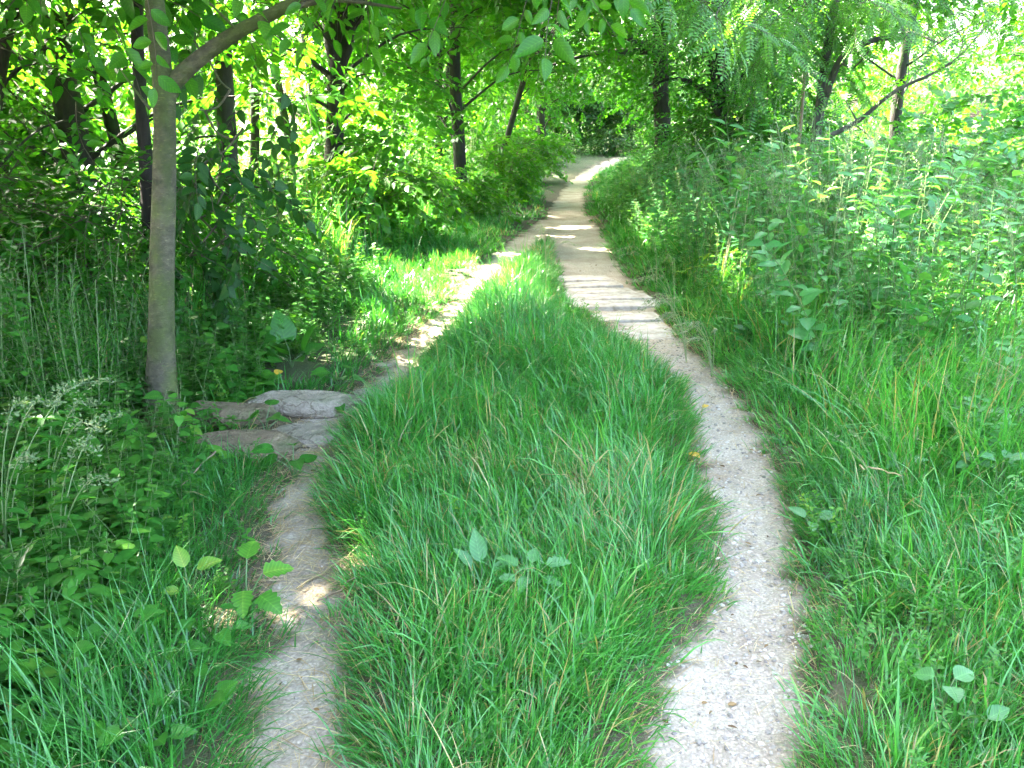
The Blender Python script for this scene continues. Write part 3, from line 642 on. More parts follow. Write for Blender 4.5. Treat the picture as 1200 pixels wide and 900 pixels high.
def plank(g, L, W, T_, seed):
    r = np.random.default_rng(seed); n = 10
    xs_ = np.linspace(-L/2, L/2, n); e0, e1 = r.uniform(-.02, .02, 2)
    b = .006
    prof = np.array([(-W/2+b, -T_), (-W/2, -T_+b), (-W/2, -b), (-W/2+b, 0), (W/2-b, 0), (W/2, -b), (W/2, -T_+b), (W/2-b, -T_)])
    bow = r.normal(0, .004)
    v = np.array([[(xx, py+.004*math.sin(i+seed), pz+bow*(1-(2*xx/L)**2)+r.normal(0, .0012)) for (py, pz) in prof] for i, xx in enumerate(xs_)])
    k = len(prof); i = np.arange(n-1)[:, None]*k; j = np.arange(k)[None]; j2 = (j+1) % k
    g.add(v.reshape(-1, 3), None, np.stack([i+j, i+j2, i+k+j2, i+k+j], -1).reshape(-1, 4))
    for e in (0, n-1):
        c = np.concatenate([v[e], v[e].mean(0)[None]]); g.add(c, [(a, (a+1) % k, k) for a in range(k)])
def footbridge(px, py, rz, lens, pitch_, label, z, tilt=0):
    q = at(px, py); root = empty('plank_footbridge', (q[0], q[1], gz(*q)+z), label, 'footbridge'); root.rotation_euler = (tilt, 0, rz); nb = len(lens)
    for i, (L, off) in enumerate(lens):
        g = Geo(); plank(g, L*random.uniform(.96, 1.04), pitch_-random.uniform(.035, .055), .05, i+int(px))
        o = g.build('plank', M_WOOD, root, smooth=False); o.location = (off+random.uniform(-.02, .02), (i-(nb-1)/2)*pitch_, random.uniform(-.006, .006)); o.rotation_euler = (random.uniform(-.02, .02), random.uniform(-.015, .015), random.uniform(-.03, .03))
    for s in (-1, 1):
        g = Geo(); plank(g, pitch_*nb, .07, .06, 90+s); o = g.build('runner', M_WOOD, root, smooth=False); o.location = (s*.2, 0, -.053); o.rotation_euler = (0, 0, math.pi/2)
    return root
footbridge(698, 338, .17, [(.88, -.02), (.84, -.02), (.80, -.02), (.74, -.02), (.68, -.02)], .345, 'pale weathered footbridge of five planks across the right rut', .042)
footbridge(732, 380, .14, [(.60, .06), (.68, .02), (.74, 0)], .33, 'near half buried row of planks breaking into the right rut', .026)

def stick(name, p0, p1, r0, mat, label, cat, bend=.03, up=.03, fork=False, seed=1):
    r = np.random.default_rng(seed); a, b = at(*p0), at(*p1); n = 9; s = np.linspace(0, 1, n)
    xy = a[None]*(1-s)[:, None]+b[None]*s[:, None]; c = xy.mean(0)
    pts = np.stack([xy[:, 0]-c[0], xy[:, 1]-c[1]+bend*np.sin(s*3.1), ground(xy[:, 0], xy[:, 1])+up+r.normal(0, .004, n)], 1)
    z0 = pts[:, 2].mean(); pts[:, 2] -= z0
    g = Geo(); tube(g, pts, np.linspace(r0, r0*.5, n), 6, wob=.25)
    if fork: tube(g, [pts[4], pts[4]+np.array([.05, .04, .02]), pts[4]+np.array([.12, .05, .02])], [r0*.5, r0*.4, r0*.25], 5)
    o = g.build(name, mat); o.location = (c[0], c[1], z0); return tag(o, label, cat)
stick('fallen_twig', (348, 688), (420, 652), .004, M_STRAW, 'forked dry twig lying over the left rut in a sun fleck', 'twig', fork=True)
stick('fallen_twig', (372, 703), (440, 690), .004, M_DEADWOOD, 'straight reddish twig just below the forked one in the left rut', 'twig', seed=2)
stick('dry_stalk', (1000, 622), (1048, 632), .004, M_STRAW, 'pale dry stalk lying on the grass right of the gravelly rut', 'stalk', up=.25, seed=3)
stick('dry_stalk', (255, 560), (215, 600), .005, M_DEADWOOD, 'short brown stick in the weeds below the brown stones', 'stick', up=.10, seed=5)
def flat_leaf(px, py, L, W, mat, label, az, up=.03, T=OVAL2, tilt=.3):
    q = at(px, py); g = Geo(); D = np.array([[math.cos(az), math.sin(az), tilt]])
    g.inst(T, np.zeros((1, 3)), frames(D, np.array([[.2, -.3, 1.]])), np.array([[W, L, L]]), [.5])
    o = g.build('fallen_leaf', mat); o.location = (q[0], q[1], gz(*q)+up); return tag(o, label, 'leaf')
flat_leaf(820, 541, .075, .045, M_YELLOW, 'larger yellow leaf on the left edge of the gravelly rut', 2.6)
flat_leaf(823, 479, .05, .028, M_YELLOW, 'small yellow leaf farther up the gravelly rut', .5)
flat_leaf(325, 464, .07, .05, M_YELLOW, 'yellow leaf lying on top of the largest stone slab', 1.2, up=.12)
flat_leaf(303, 735, .05, .035, M_DEADWOOD, 'curled brown leaf on the left edge of the near left rut', 1.9)
flat_leaf(22, 853, .05, .04, M_YELLOW, 'orange brown leaf low in the weeds of the bottom left corner', .9, up=.16)

# ------------------------------------------------------------------ herbs
def herb(leafT, n, L, W, pairs=True, seed=0, droop=.35, taper=.5, stem=.004, start=.15, top=True, upd=.35):
    """upright stem one metre tall with leaves along it (scaled later)"""
    r = np.random.default_rng(seed); g = Geo(); s = np.linspace(0, 1, 6)
    bx, by = r.normal(0, .06, 2)
    st = np.stack([bx*s**2+.02*np.sin(s*5), by*s**2, s], 1); tube(g, st, np.linspace(stem, stem*.4, 6), 3, 1, .5, cap=False)
    for k in range(n):
        f = start+(1-start)*(k+.3)/n; p = np.array([np.interp(f, s, st[:, i]) for i in range(3)]); a0 = k*2.4+r.normal(0, .3)
        for j in range(2 if pairs else 1):
            a = a0+j*math.pi; ll = L*(1-taper*f)*r.uniform(.75, 1.2)
            D = np.array([[math.cos(a), math.sin(a), upd+r.normal(0, .25)-droop*.3]]); Nn = np.array([[r.normal(0, .25)-math.cos(a)*.2, r.normal(0, .25)-math.sin(a)*.2, 1.]])
            g.inst(leafT, p[None]+D*.01, frames(D, Nn), np.array([[W*ll/L, ll, ll]]), [r.normal(0, .08)+.12*(f-.5)])
    return g.tpl()
def stalk(seed=0, n=26):
    """grass stalk with an open seed head"""
    r = np.random.default_rng(seed); g = Geo(); s = np.linspace(0, 1, 7); a = r.uniform(0, 6.28); b = r.uniform(.1, .3)
    st = np.stack([math.cos(a)*b*s**2.5, math.sin(a)*b*s**2.5, s-.12*b*s**3], 1); tube(g, st, np.linspace(.0022, .0009, 7), 3, 0, .1, cap=False)
    for k in range(n):
        f = .78+.22*k/n; p = np.array([[np.interp(f, s, st[:, i]) for i in range(3)]]); D = rnd_dir(1, r.uniform(.6, 1.8)); sp = .02*(1-(f-.78)/.3)
        g.inst(DIA, p+D/np.linalg.norm(D)*sp*r.random(), frames(D, jit(1, 1)), np.array([[.006, r.uniform(.012, .026), .01]]), [r.uniform(-.1, .3)], mat=0)
    return g.tpl()
H_LANCE = [herb(LANCE, 16, .12, .026, False, i, taper=.6) for i in range(3)]
H_OVAL = [herb(OVAL, 8+i, .11+.02*i, .062+.012*i, i != 1, 10+i, taper=.35, start=.1+.06*i) for i in range(4)]
H_SMALL = [herb(OVAL, 13+2*i, .085, .046-.005*i, i != 2, 20+i, taper=.3) for i in range(4)]
H_FINE = [herb(DIA, 34, .10, .018, False, 30+i, taper=.5, upd=.9) for i in range(3)]
H_HEART = [herb(HEART, 6+i, .085+.015*i, .066+.012*i, False, 70+i, taper=.3, start=.25, upd=.15) for i in range(4)]
STALK = [stalk(40+i) for i in range(4)]
def scatter(g, T, x, y, h, tint, lean=.10, wide=None, z=None):
    n = len(x)
    if not n: return
    parts = np.array_split(rng.permutation(n), len(T))
    for t, ix in zip(T, parts):
        k = len(ix); up = np.array([[0, 0, 1.]])+jit(k, lean)*np.array([[1, 1, 0]])
        a = rng.uniform(0, 2*np.pi, k); F = np.stack([np.cos(a), np.sin(a), 0*a], 1)
        up /= np.linalg.norm(up, axis=1, keepdims=True); X_ = np.cross(F, up); X_ /= np.linalg.norm(X_, axis=1, keepdims=True); Y_ = np.cross(up, X_)
        rot = np.stack([X_, Y_, up], 2); s = h[ix]; sw = s if wide is None else np.maximum(s, wide)
        zz = ground(x[ix], y[ix])-.01 if z is None else z[ix]
        g.inst(t, np.stack([x[ix], y[ix], zz], 1), rot, np.stack([sw, sw, s], 1), tint[ix])

# clover like ground cover among the grass
g = Geo()
for keepf, n, y0, y1, x0, x1, h0, h1 in ((centre, 1500, 1.5, 8, -1.3, 2, .06, .16), (right, 3200, 1.5, 9, .6, 5, .08, .26), (left, 2600, 1.5, 9, -4, .3, .07, .22)):
    y = y0+(y1-y0)*rng.random(n)**1.2; x = rng.uniform(x0, x1, n); k = keepf(x, y) & (mask(x, y) < -.05) & (fbm(x*1.9, y*1.9, 123) > .45); x, y = x[k], y[k]
    scatter(g, H_SMALL, x, y, rng.uniform(h0, h1, len(x)), rng.normal(.5, .15, len(x)), .25, wide=.36)
tag(g.build('ground_cover', [M_HERB, M_STEM]), 'low clover like leaves growing through the grass', 'ground cover', kind='stuff')
# right bank of weeds
g = Geo(); gs = Geo()
def bank_pts(n, y0, y1, off0, off1):
    y = rng.uniform(y0, y1, n); x = np.interp(y, CY, CR)*0+xr(y)+rng.uniform(off0, off1, n)
    k = inview(x, y, 1.2) & (mask(x, y) < -.3); return x[k], y[k]
def bank_h(x, y):
    d = x-xr(y)
    return (.24+1.0*sst(y, 3.8, 6.6))*sst(d, .22, 1.05)*(1-.30*sst(y, 7.5, 11))*(.55+.9*fbm(x*.8, y*.8, 91))
for (n, T, hs, tm, y0, y1, o0, o1) in ((2400, H_OVAL, 1., .6, 3.8, 18, .4, 8), (1100, H_LANCE, 1.05, .55, 4, 18, .4, 8), (2200, H_SMALL, .9, .65, 3.0, 18, .4, 8), (500, H_FINE, .9, .5, 5, 20, .5, 8), (900, H_SMALL, .7, .5, 9, 26, .5, 5)):
    x, y = bank_pts(n, y0, y1, o0, o1); h = np.maximum(bank_h(x, y)*hs*rng.uniform(.55, 1.25, len(x)), .10)
    scatter(g, T, x, y, h, .5*0+rng.normal(tm, .16, len(x)), lean=.2, wide=.6)
x, y = bank_pts(1900, 3.5, 14, .4, 6); h = np.maximum(bank_h(x, y)*1.05, .4)*rng.uniform(.8, 1.25, len(x))
scatter(gs, STALK, x, y, h, rng.uniform(.2, .6, len(x)), .16, wide=.8)
tag(g.build('undergrowth', [M_BANK, M_STEM]), 'bank of mixed leafy weeds right of the track', 'weeds', kind='stuff')
tag(gs.build('seeding_grass', [M_SEED]), 'thin pale seeding grass stalks among the weeds of the right bank', 'grass', kind='stuff')
g = Geo()
for (x0, x1, y0, y1, n, L, w) in ((1.6, 7, 3.8, 10, 36000, .74, .0062), (2, 8, 10, 16, 9000, .6, .011)):
    x, y = rng.uniform(x0, x1, n), rng.uniform(y0, y1, n); k = inview(x, y) & (x > xr(y)+.32+.35*rng.random(n)); x, y = x[k], y[k]; n = len(x)
    blades(g, x, y, L*(.45+.8*fbm(x*.9, y*.9, 97))*rng.uniform(.5, 1.2, n), w*rng.uniform(.6, 1.2, n), fbm(x*.7, y*.7, 99)*12+rng.normal(0, .8, n), np.abs(rng.normal(.22, .2, n)), np.abs(rng.normal(.9, .5, n)), tint_grass(n, .55, .18, .10), 4)
tag(g.build('grass', M_GRASS), 'rank long grass growing up through the weeds of the right bank', 'grass', kind='stuff')

# left wood floor
g = Geo()
def wood_pts(n, y0, y1, o0, o1):
    y = rng.uniform(y0, y1, n); x = np.minimum(xl(y), np.interp(y, CY, CL)+.6)-rng.uniform(o0, o1, n)**1.0
    k = inview(x, y, 1.5) & (mask(x, y) < -.06) & zone_clear(x, y); return x[k], y[k]
for (n, T, h0, h1, tm, y0, y1, o0, o1, wd) in ((4200, H_SMALL, .10, .30, .36, 1.6, 9, .12, 3.5, .42), (2300, H_OVAL, .12, .38, .36, 1.6, 9, .25, 3.6, .5), (900, H_OVAL, .12, .34, .5, 1.6, 4.5, .2, 2.4, .45),
        (1500, H_FINE, .3, .75, .26, 4.4, 10, .7, 5, .6), (1700, H_SMALL, .3, .9, .22, 4.6, 10, .8, 7, .6), (800, H_OVAL, .3, .9, .55, 9, 26, .5, 9, .7), (1000, H_LANCE, .4, 1.1, .55, 9, 26, .7, 10, .7)):  # the low tints put the wood's shade into the leaf colour
    x, y = wood_pts(n, y0, y1, o0, o1); scatter(g, T, x, y, rng.uniform(h0, h1, len(x))*(.6+.8*fbm(x, y, 101)), rng.normal(tm, .15, len(x)), .16, wide=wd)
for (n, y0, y1, o0, o1, h0, h1, tm) in ((1500, 1.5, 5, .16, 2.8, .12, .34, .46), (1700, 4, 9.5, .2, 4.5, .16, .5, .34), (500, 1.5, 6, .08, .5, .06, .14, .5)):
    x, y = wood_pts(n, y0, y1, o0, o1); scatter(g, H_HEART, x, y, rng.uniform(h0, h1, len(x)), rng.normal(tm, .17, len(x)), .2, wide=.62)
tag(g.build('undergrowth', [M_HERB, M_STEM]), 'shaded leafy undergrowth of the wood left of the track', 'weeds', kind='stuff')
g = Geo()
n = 20000; y = rng.uniform(5, 24, n); x = np.interp(y, CY, CL)-.2-8*rng.random(n)**1.3; k = inview(x, y); x, y = x[k], y[k]; n = len(x)
blades(g, x, y, .55*(.5+.8*fbm(x*.8, y*.8, 107))*rng.uniform(.5, 1.3, n), .0085*rng.uniform(.6, 1.2, n)*(1+y/20), rng.uniform(0, 6.28, n), np.abs(rng.normal(.12, .12, n)), np.abs(rng.normal(.5, .3, n)), tint_grass(n, .5, .16, .10), 4)
n = 15000; y = rng.uniform(9.5, 19, n); x = -1.7-.12*(y-9.5)*0-rng.uniform(0, 4.2, n)-.10*(y-10); k = inview(x, y); x, y = x[k], y[k]; n = len(x)
blades(g, x, y, .8*(.5+.8*fbm(x*.8, y*.8, 109))*rng.uniform(.5, 1.3, n), .011*rng.uniform(.6, 1.2, n)*(1+y/30), rng.uniform(0, 6.28, n), np.abs(rng.normal(.12, .12, n)), np.abs(rng.normal(.5, .3, n)), tint_grass(n, .7, .12, .22), 4)  # yellower tint and more straw paint the sunlit patch into this grass
tag(g.build('grass', M_GRASS), 'long sparse grass on the floor of the left wood', 'grass', kind='stuff')
# ground beyond what is seen in detail
g = Geo(); n = 16000; y = rng.uniform(14, 70, n); x = rng.uniform(-1, 1, n)*(y*.62+4); k = np.maximum(mR(x, y), mL(x, y)) < -.6; x, y = x[k], y[k]
scatter(g, [H_OVAL[0], H_LANCE[0]], x, y, rng.uniform(.3, .9, len(x)), rng.normal(.5, .15, len(x)), .2, wide=.9)
tag(g.build('undergrowth', [M_HERB, M_STEM]), 'far weeds covering the ground beyond the bend', 'weeds', kind='stuff')

# ------------------------------------------------------------------ trees
def fill_sprays(g, T, cen, rad, n, size, tint, droop=.25, flat=.7, clear=True, gaps=True, zmin=.25, axis=None, cz=2.5):
    """n sprays in a blob round cen"""
    p = rng.normal(0, 1, (n, 3)); p /= np.linalg.norm(p, axis=1, keepdims=True); p *= (rng.random(n)**.45)[:, None]
    p = p*np.array([rad, rad, rad*flat])+cen
    D = (p-cen)/rad*.8 if axis is None else (p-axis)
    D = D/np.maximum(np.linalg.norm(D, axis=1, keepdims=True), 1e-6)+jit(n, .4); D[:, 2] = D[:, 2]*.3-droop+rng.normal(0, .2, n)
    k = p[:, 2] > zmin
    if clear: k &= ~corridor(p, cz)
    if gaps:
        dn = D/np.linalg.norm(D, axis=1, keepdims=True)
        for f in (0, .28, .55): k &= ~sun_gap(p+dn*f*size)
    if clear: k &= ~sight(p)
    p, D = p[k], D[k]; n = len(p)
    if not n: return
    Nn = np.array([[0, 0, 1.]])+jit(n, .3)
    parts = np.array_split(rng.permutation(n), len(T))
    for t, ix in zip(T, parts):
        g.inst(t, p[ix], frames(D[ix], Nn[ix]), size*rng.uniform(.75, 1.3, len(ix)), .5*0+tint+rng.normal(0, .12, len(ix)))
def tree(name, label, base, pts, r0, r1, low, top, spT=SP_BROAD, bark=M_DARKBARK, lm=M_LEAF, group=None, tint=.5, sides=10, limbs=True, extra=None, size=1., cat='tree', forks=()):
    """base (x, y); pts: trunk points relative to the base; low: visible low clusters (n, z0, z1, spread, rad, sprays); top: (n, z0, z1, spread, rad, sprays)"""
    bx, by = base; bz = gz(bx, by); B = np.array([bx, by, bz])
    root = empty(name, (bx, by, bz), label, cat, group)
    P = curve(pts, 22); k = len(P); s = np.linspace(0, 1, k)
    rad = r0+(r1-r0)*s; rad = rad*(1+.85*np.exp(-P[:, 2]/.13))
    g = Geo(); P0 = P.copy(); P0[0, 2] -= .1
    tube(g, P0, rad, sides, wob=.10)
    for (fp, fr0, fr1) in forks: fc = curve(fp, 14); tube(g, fc, np.linspace(fr0, fr1, len(fc)), 8, wob=.08)
    cl = []
    for spec, T, sz, dr in ((low, spT, size, .3), (top, SP_TOP, 1.15, .15)):
        if not spec: continue
        n, z0, z1, sp, cr, ns = spec
        for i in range(n):
            z = z0+(z1-z0)*(i+random.random())/n; a = i*2.4+random.uniform(-.5, .5); d = sp*math.sqrt(random.uniform(.08, 1))
            tp = np.array([np.interp(min(z, P[-1, 2]), P[:, 2], P[:, j]) for j in range(3)])
            cl.append((np.array([tp[0]+d*math.cos(a), tp[1]+d*math.sin(a), z]), cr, ns, T, sz, dr))
    c = Geo()
    for cen, cr, ns, T, sz, dr in cl:
        d = math.hypot(*(cen[:2]-P[0, :2])); zt = max(.5, min(cen[2]-.35*d, P[-1, 2]-.1))
        st = np.array([np.interp(zt, P[:, 2], P[:, j]) for j in range(3)])
        rl = max(.010, min(.03, np.interp(zt, P[:, 2], rad)*.26))
        midp = (st+cen)/2+np.array([0, 0, .12*d])
        if limbs and not corridor((B+cen)[None], 2.3)[0]: lc = curve([st, midp, cen], 8); tube(g, lc, np.linspace(rl, .006, len(lc)), 5, wob=.1, cap=False)
        fill_sprays(c, T, B+cen, cr, ns, sz, tint, dr)
    if extra is not None: extra(c, g, B)
    g.build('trunk', bark, root)
    if c.n:
        o = c.build('crown', [lm, M_TWIG], root); o.matrix_parent_inverse = root.matrix_world.inverted(); o.location = (-bx, -by, -bz) if False else (0, 0, 0)
        o.parent = root; o.matrix_parent_inverse.identity(); o.location = (-bx, -by, -bz)
    return root
def px_tree(p0, p1, Y, h=9, lean2=None):
    """trunk points so that the stem runs through two picture points at distance Y; returns base (x, y), relative points"""
    a, b = P3(*p0, Y), P3(*p1, Y); d = (b-a)/(b[2]-a[2]); bx, by = (a-d*a[2])[:2]
    o = np.array([bx, by, 0.])
    pts = [np.zeros(3), d*1.0+np.array([.02, .02, 0]), d*2.2, d*3.4+np.array([.05, .1, 0]), np.array([d[0]*4.5, d[1]*4.5, h*.65]), np.array([d[0]*5, d[1]*5, h])]
    return (bx, by), [np.array(p) for p in pts]

# 1 the smooth grey tree in front
b0 = at(190, 497); f1 = P3(196, 112, 5.05); Bz = gz(*b0)
def rel(p): return np.array(p)-np.array([b0[0], b0[1], Bz])
lim = [rel(P3(190, 128, 5.05)), rel(P3(205, 95, 5.05)), rel(P3(262, 48, 5.0)), rel(P3(345, 3, 4.8)), rel(P3(470, -60, 4.5)), rel(P3(600, -95, 4.1))]
def front_extra(c, g, B):
    lf = curve(lim, 24); tube(g, lf, np.linspace(.053, .014, len(lf)), 10, wob=.06)
    tw = curve([rel(P3(340, 8, 4.8)), rel(P3(395, 0, 4.7)), rel(P3(470, 10, 4.6))], 8); tube(g, tw, np.linspace(.018, .005, len(tw)), 6)
    dead = curve([rel(P3(176, 128, 5.03)), rel(P3(160, 108, 5.0)), rel(P3(140, 80, 4.95))], 6); tube(g, dead, np.linspace(.010, .003, len(dead)), 5)
    for (px, py, Y, n, r_) in ((590, -75, 3.9, 5, .16), (645, -72, 3.7, 5, .18), (685, -85, 3.9, 4, .18), (510, -75, 4.3, 5, .25), (178, -30, 4.6, 3, .12), (430, -50, 4.6, 6, .25)):
        q = P3(px, py, Y); fill_sprays(c, SP_NEAR, q, r_, n, .72, .6, .4, clear=False, gaps=False)
        st = B+lf[np.argmin(np.linalg.norm(lf+B-q, axis=1))]; tube(g, curve([st-B, (st+q)/2-B+np.array([0, 0, .05]), q-B], 6), np.linspace(.008, .003, 6), 5, cap=False)
top0 = rel(P3(184, 20, 5.05))
tree('young_smooth_barked_tree', 'smooth grey barked young tree forking above the stones in front', b0,
     [(0, 0, 0), rel(P3(190, 330, 5.05)), rel(P3(194, 150, 5.05)), top0, top0+np.array([-.05, .1, 1.2]), top0+np.array([.1, .2, 3.5])], .072, .03,
     None, (16, 3.4, 7.5, 2.2, 1.1, 60), bark=M_BARK, extra=front_extra, sides=16)

LT = [  # name, label, p0, p1, Y, r0, low, top, bark
 ('dark_slim_tree', 'slim dark trunk directly behind the smooth grey tree', (160, 20), (172, 300), 7.0, .055, (13, 2.2, 4.0, 1.2, .6, 28), (24, 4, 9, 2.6, 1.3, 110), M_DARKBARK, SP_BROAD),
 ('vine_clad_tree', 'thick leaning trunk with vines near the top left corner', (62, 10), (100, 260), 9.0, .15, (20, .9, 4.0, 2.0, .7, 36), (28, 4, 11, 3.2, 1.5, 110), M_DARKBARK, SP_BROAD),
 ('leaning_tree', 'medium dark trunk leaning between the thick and slim dark trunks', (112, 70), (152, 240), 10.5, .085, (17, 1.0, 4.2, 1.9, .7, 32), (24, 4.2, 9, 3.0, 1.4, 110), M_DARKBARK, SP_FINE),
 ('edge_tree', 'dark bent trunk at the extreme top left edge', (14, 5), (-6, 110), 7.5, .06, (13, .8, 3.4, 1.4, .6, 28), (24, 3.5, 9, 2.8, 1.4, 110), M_DARKBARK, SP_FINE),
 ('shaded_tree', 'dark trunk half hidden by the large drooping vine leaves', (262, 60), (266, 250), 9.5, .11, (13, 2.0, 4.4, 1.8, .7, 28), (26, 4, 10, 3.2, 1.5, 110), M_DARKBARK, SP_BROAD),
 ('thin_tree', 'thin leaning trunk in front of the brightest sunlit gap', (323, 80), (341, 190), 17., .085, (9, 2.4, 5.5, 1.8, .7, 28), (10, 5, 10, 2.5, 1.3, 40), M_DARKBARK, SP_FAR),
 ('thin_tree', 'short slim trunk just left of the brightest sunlit gap', (298, 120), (295, 220), 15., .085, (10, 2.6, 5.2, 1.8, .7, 28), (10, 5, 10, 2.5, 1.3, 40), M_DARKBARK, SP_FAR),
 ('forked_tree', 'dark rough trunk forking high, right of the brightest gap', (394, 70), (388, 220), 12.5, .145, (20, 1.0, 4.6, 2.2, .75, 36), (28, 4.4, 11, 3.5, 1.6, 110), M_DARKBARK, SP_BROAD),
 ('slender_tree', 'dark slender trunk behind tall yellow stalks left of the track', (533, 90), (537, 190), 16.5, .12, (19, 1.6, 5.2, 2.3, .8, 39), (38, 4.4, 11, 4.0, 1.7, 130), M_DARKBARK, SP_FAR),
 ('bowed_tree', 'small bowed trunk nearest the left edge of the far track', (612, 100), (586, 185), 20., .075, (14, 2.2, 5.5, 2.0, .8, 34), (38, 4.4, 10, 4.0, 1.7, 130), M_DARKBARK, SP_FAR),
]
for nm, lb, p0, p1, Y, r0, low, top, bk, sp in LT:
    base, pts = px_tree(p0, p1, Y)
    fk = ()
    if nm == 'forked_tree':
        o = np.array([base[0], base[1], gz(*base)])
        fk = (([P3(394, 78, Y)-o, P3(386, 40, Y)-o, P3(383, -10, Y)-o, P3(375, -90, Y)-o], .09, .05), ([P3(396, 82, Y)-o, P3(408, 50, Y)-o, P3(414, 0, Y)-o, P3(425, -90, Y)-o], .085, .05))
        pts = pts[:3]+[P3(395, 72, Y)-o, P3(396, 50, Y)-o]
    tree(nm, lb, base, pts, r0, r0*.35, low, top, sp, bk, tint=.5, forks=fk, sides=12)

# right hand trees
base, pts = px_tree((772, 20), (776, 150), 21.)
def vine_centre(c, g, B):
    for z in np.arange(.4, 6, .35): fill_sprays(c, SP_FAR, B+np.array([0, 0, z]), .55, 16, .8, .4, .6, clear=False)
    for (px, py, Y) in ((690, 55, 24), (645, 78, 26), (725, 85, 24), (700, 105, 28), (745, 108, 27), (668, 98, 30), (760, 130, 25), (625, 60, 24), (700, 70, 32), (740, 60, 22), (640, 110, 31)): fill_sprays(c, SP_FAR, P3(px, py, Y), .9, 40, 1., .3, .3, cz=1.9, gaps=False)  # low tint paints the far hollow's shade into these overhanging sprays
    for p in (((760, 60), (700, 62), (640, 78)), ((775, 60), (720, 40), (660, 30))):
        lc = curve([P3(*p[0], 21)-B, P3(*p[1], 20)-B, P3(*p[2], 19)-B], 10); tube(g, lc, np.linspace(.07, .02, len(lc)), 6, wob=.1)
tree('vine_draped_tree', 'dark ivy draped tree standing right of the far bend', base, pts, .2, .1, (14, 2.6, 5.5, 2.6, .8, 36), (18, 5, 11, 3.4, 1.6, 60), SP_FAR, M_DARKBARK, extra=vine_centre, tint=.45)
base, pts = px_tree((972, 40), (957, 150), 11.5)
def lim_extra(c, g, B):
    lc = curve([P3(962, 130, 11.5)-B, P3(985, 70, 11.2)-B, P3(1020, 48, 11)-B, P3(1060, 44, 11)-B, P3(1068, 38, 11)-B, P3(1100, 50, 10.8)-B], 26); tube(g, lc, np.linspace(.045, .012, len(lc)), 7, wob=.12)
    l2 = curve([P3(1061, 44, 11)-B, P3(1054, 20, 11)-B, P3(1062, -15, 11)-B], 6); tube(g, l2, np.linspace(.022, .01, len(l2)), 6)
    l3 = curve([P3(984, 72, 11.2)-B, P3(1000, 80, 11)-B, P3(1018, 60, 10.8)-B], 6); tube(g, l3, np.linspace(.018, .008, len(l3)), 6)
    for (px, py, r_, n) in ((1000, 10, .45, 18), (1040, 5, .4, 14), (1090, 20, .45, 10), (900, 40, .6, 22), (930, 15, .5, 20), (985, 95, .4, 8)): fill_sprays(c, SP_PIN, P3(px, py, 11), r_, n, 1., .55, .4, gaps=False)
tree('slim_grey_tree', 'slim grey trunk with an arching side limb on the right bank', base, pts, .065, .03, (7, 2.8, 4.4, 1.8, .7, 18), (10, 4, 7, 2.2, 1.1, 26), SP_PIN, M_GREYBARK, M_LOCUST, extra=lim_extra, tint=.5)
base, pts = px_tree((946, 60), (938, 140), 13.)
tree('dead_sapling', 'thin bare reddish stem just left of the slim grey trunk', base, pts[:3]+[pts[3]*.8], .032, .012, None, None, bark=M_DEADWOOD)
# leaning dead pole
q0, q1 = P3(960, 165, 10.3), P3(1128, 62, 9.6)
g = Geo(); pl = curve([np.zeros(3), (q1-q0)*.3+np.array([0, .05, -.05]), (q1-q0)*.55+np.array([0, 0, .03]), (q1-q0)*.8+np.array([0, 0, -.02]), q1-q0, (q1-q0)*1.3+np.array([0, .3, .12])], 40); tube(g, pl, np.linspace(.030, .004, len(pl)), 8, wob=.2)
for j_, dv in ((18, (.05, .1, .16)), (26, (.14, -.1, .10)), (31, (.05, .1, .18))): tube(g, curve([pl[j_], pl[j_]+np.array(dv)*.6+np.array([.02, 0, 0]), pl[j_]+np.array(dv)*1.6], 6), np.linspace(.009, .003, 6), 5)
tw = curve([pl[8], pl[8]+np.array([-.08, 0, .12]), pl[8]+np.array([-.12, .05, .2])], 5); tube(g, tw, np.linspace(.012, .005, len(tw)), 5)
o = g.build('leaning_dead_limb', M_GREYBARK); o.location = q0; tag(o, 'bare grey limb leaning up to the right over the weedy bank', 'limb')

base, pts = px_tree((828, 60), (850, 150), 15.5)
def bent(c, g, B):
    for p, r_ in ((((850, 150), (828, 110), (795, 92), (760, 100)), .06), (((845, 140), (870, 90), (905, 50), (930, 10)), .055), (((850, 120), (840, 60), (850, 0)), .05)):
        lc = curve([P3(*q, 15.5)-B for q in p], 14); tube(g, lc, np.linspace(r_, .015, len(lc)), 7, wob=.12)
    for (px, py, r_, n) in ((800, 130, .7, 40), (870, 120, .7, 46), (900, 90, .8, 50), (830, 60, .8, 46), (860, 160, .7, 44), (920, 140, .6, 40), (790, 60, .6, 30), (800, 175, .5, 30), (905, 20, .7, 36), (940, 60, .6, 36)): fill_sprays(c, SP_FINE, P3(px, py, 15.8), r_, n, 1.1, .28, .3, clear=True, gaps=False, cz=1.8)
tree('tangled_thicket_tree', 'dark tangled multi stemmed tree with bowed limbs right of the track', base, pts[:3], .07, .04, (10, .6, 4.0, 1.8, .8, 50), (14, 4, 8, 2.8, 1.4, 46), SP_FINE, M_DARKBARK, extra=bent, tint=.35)

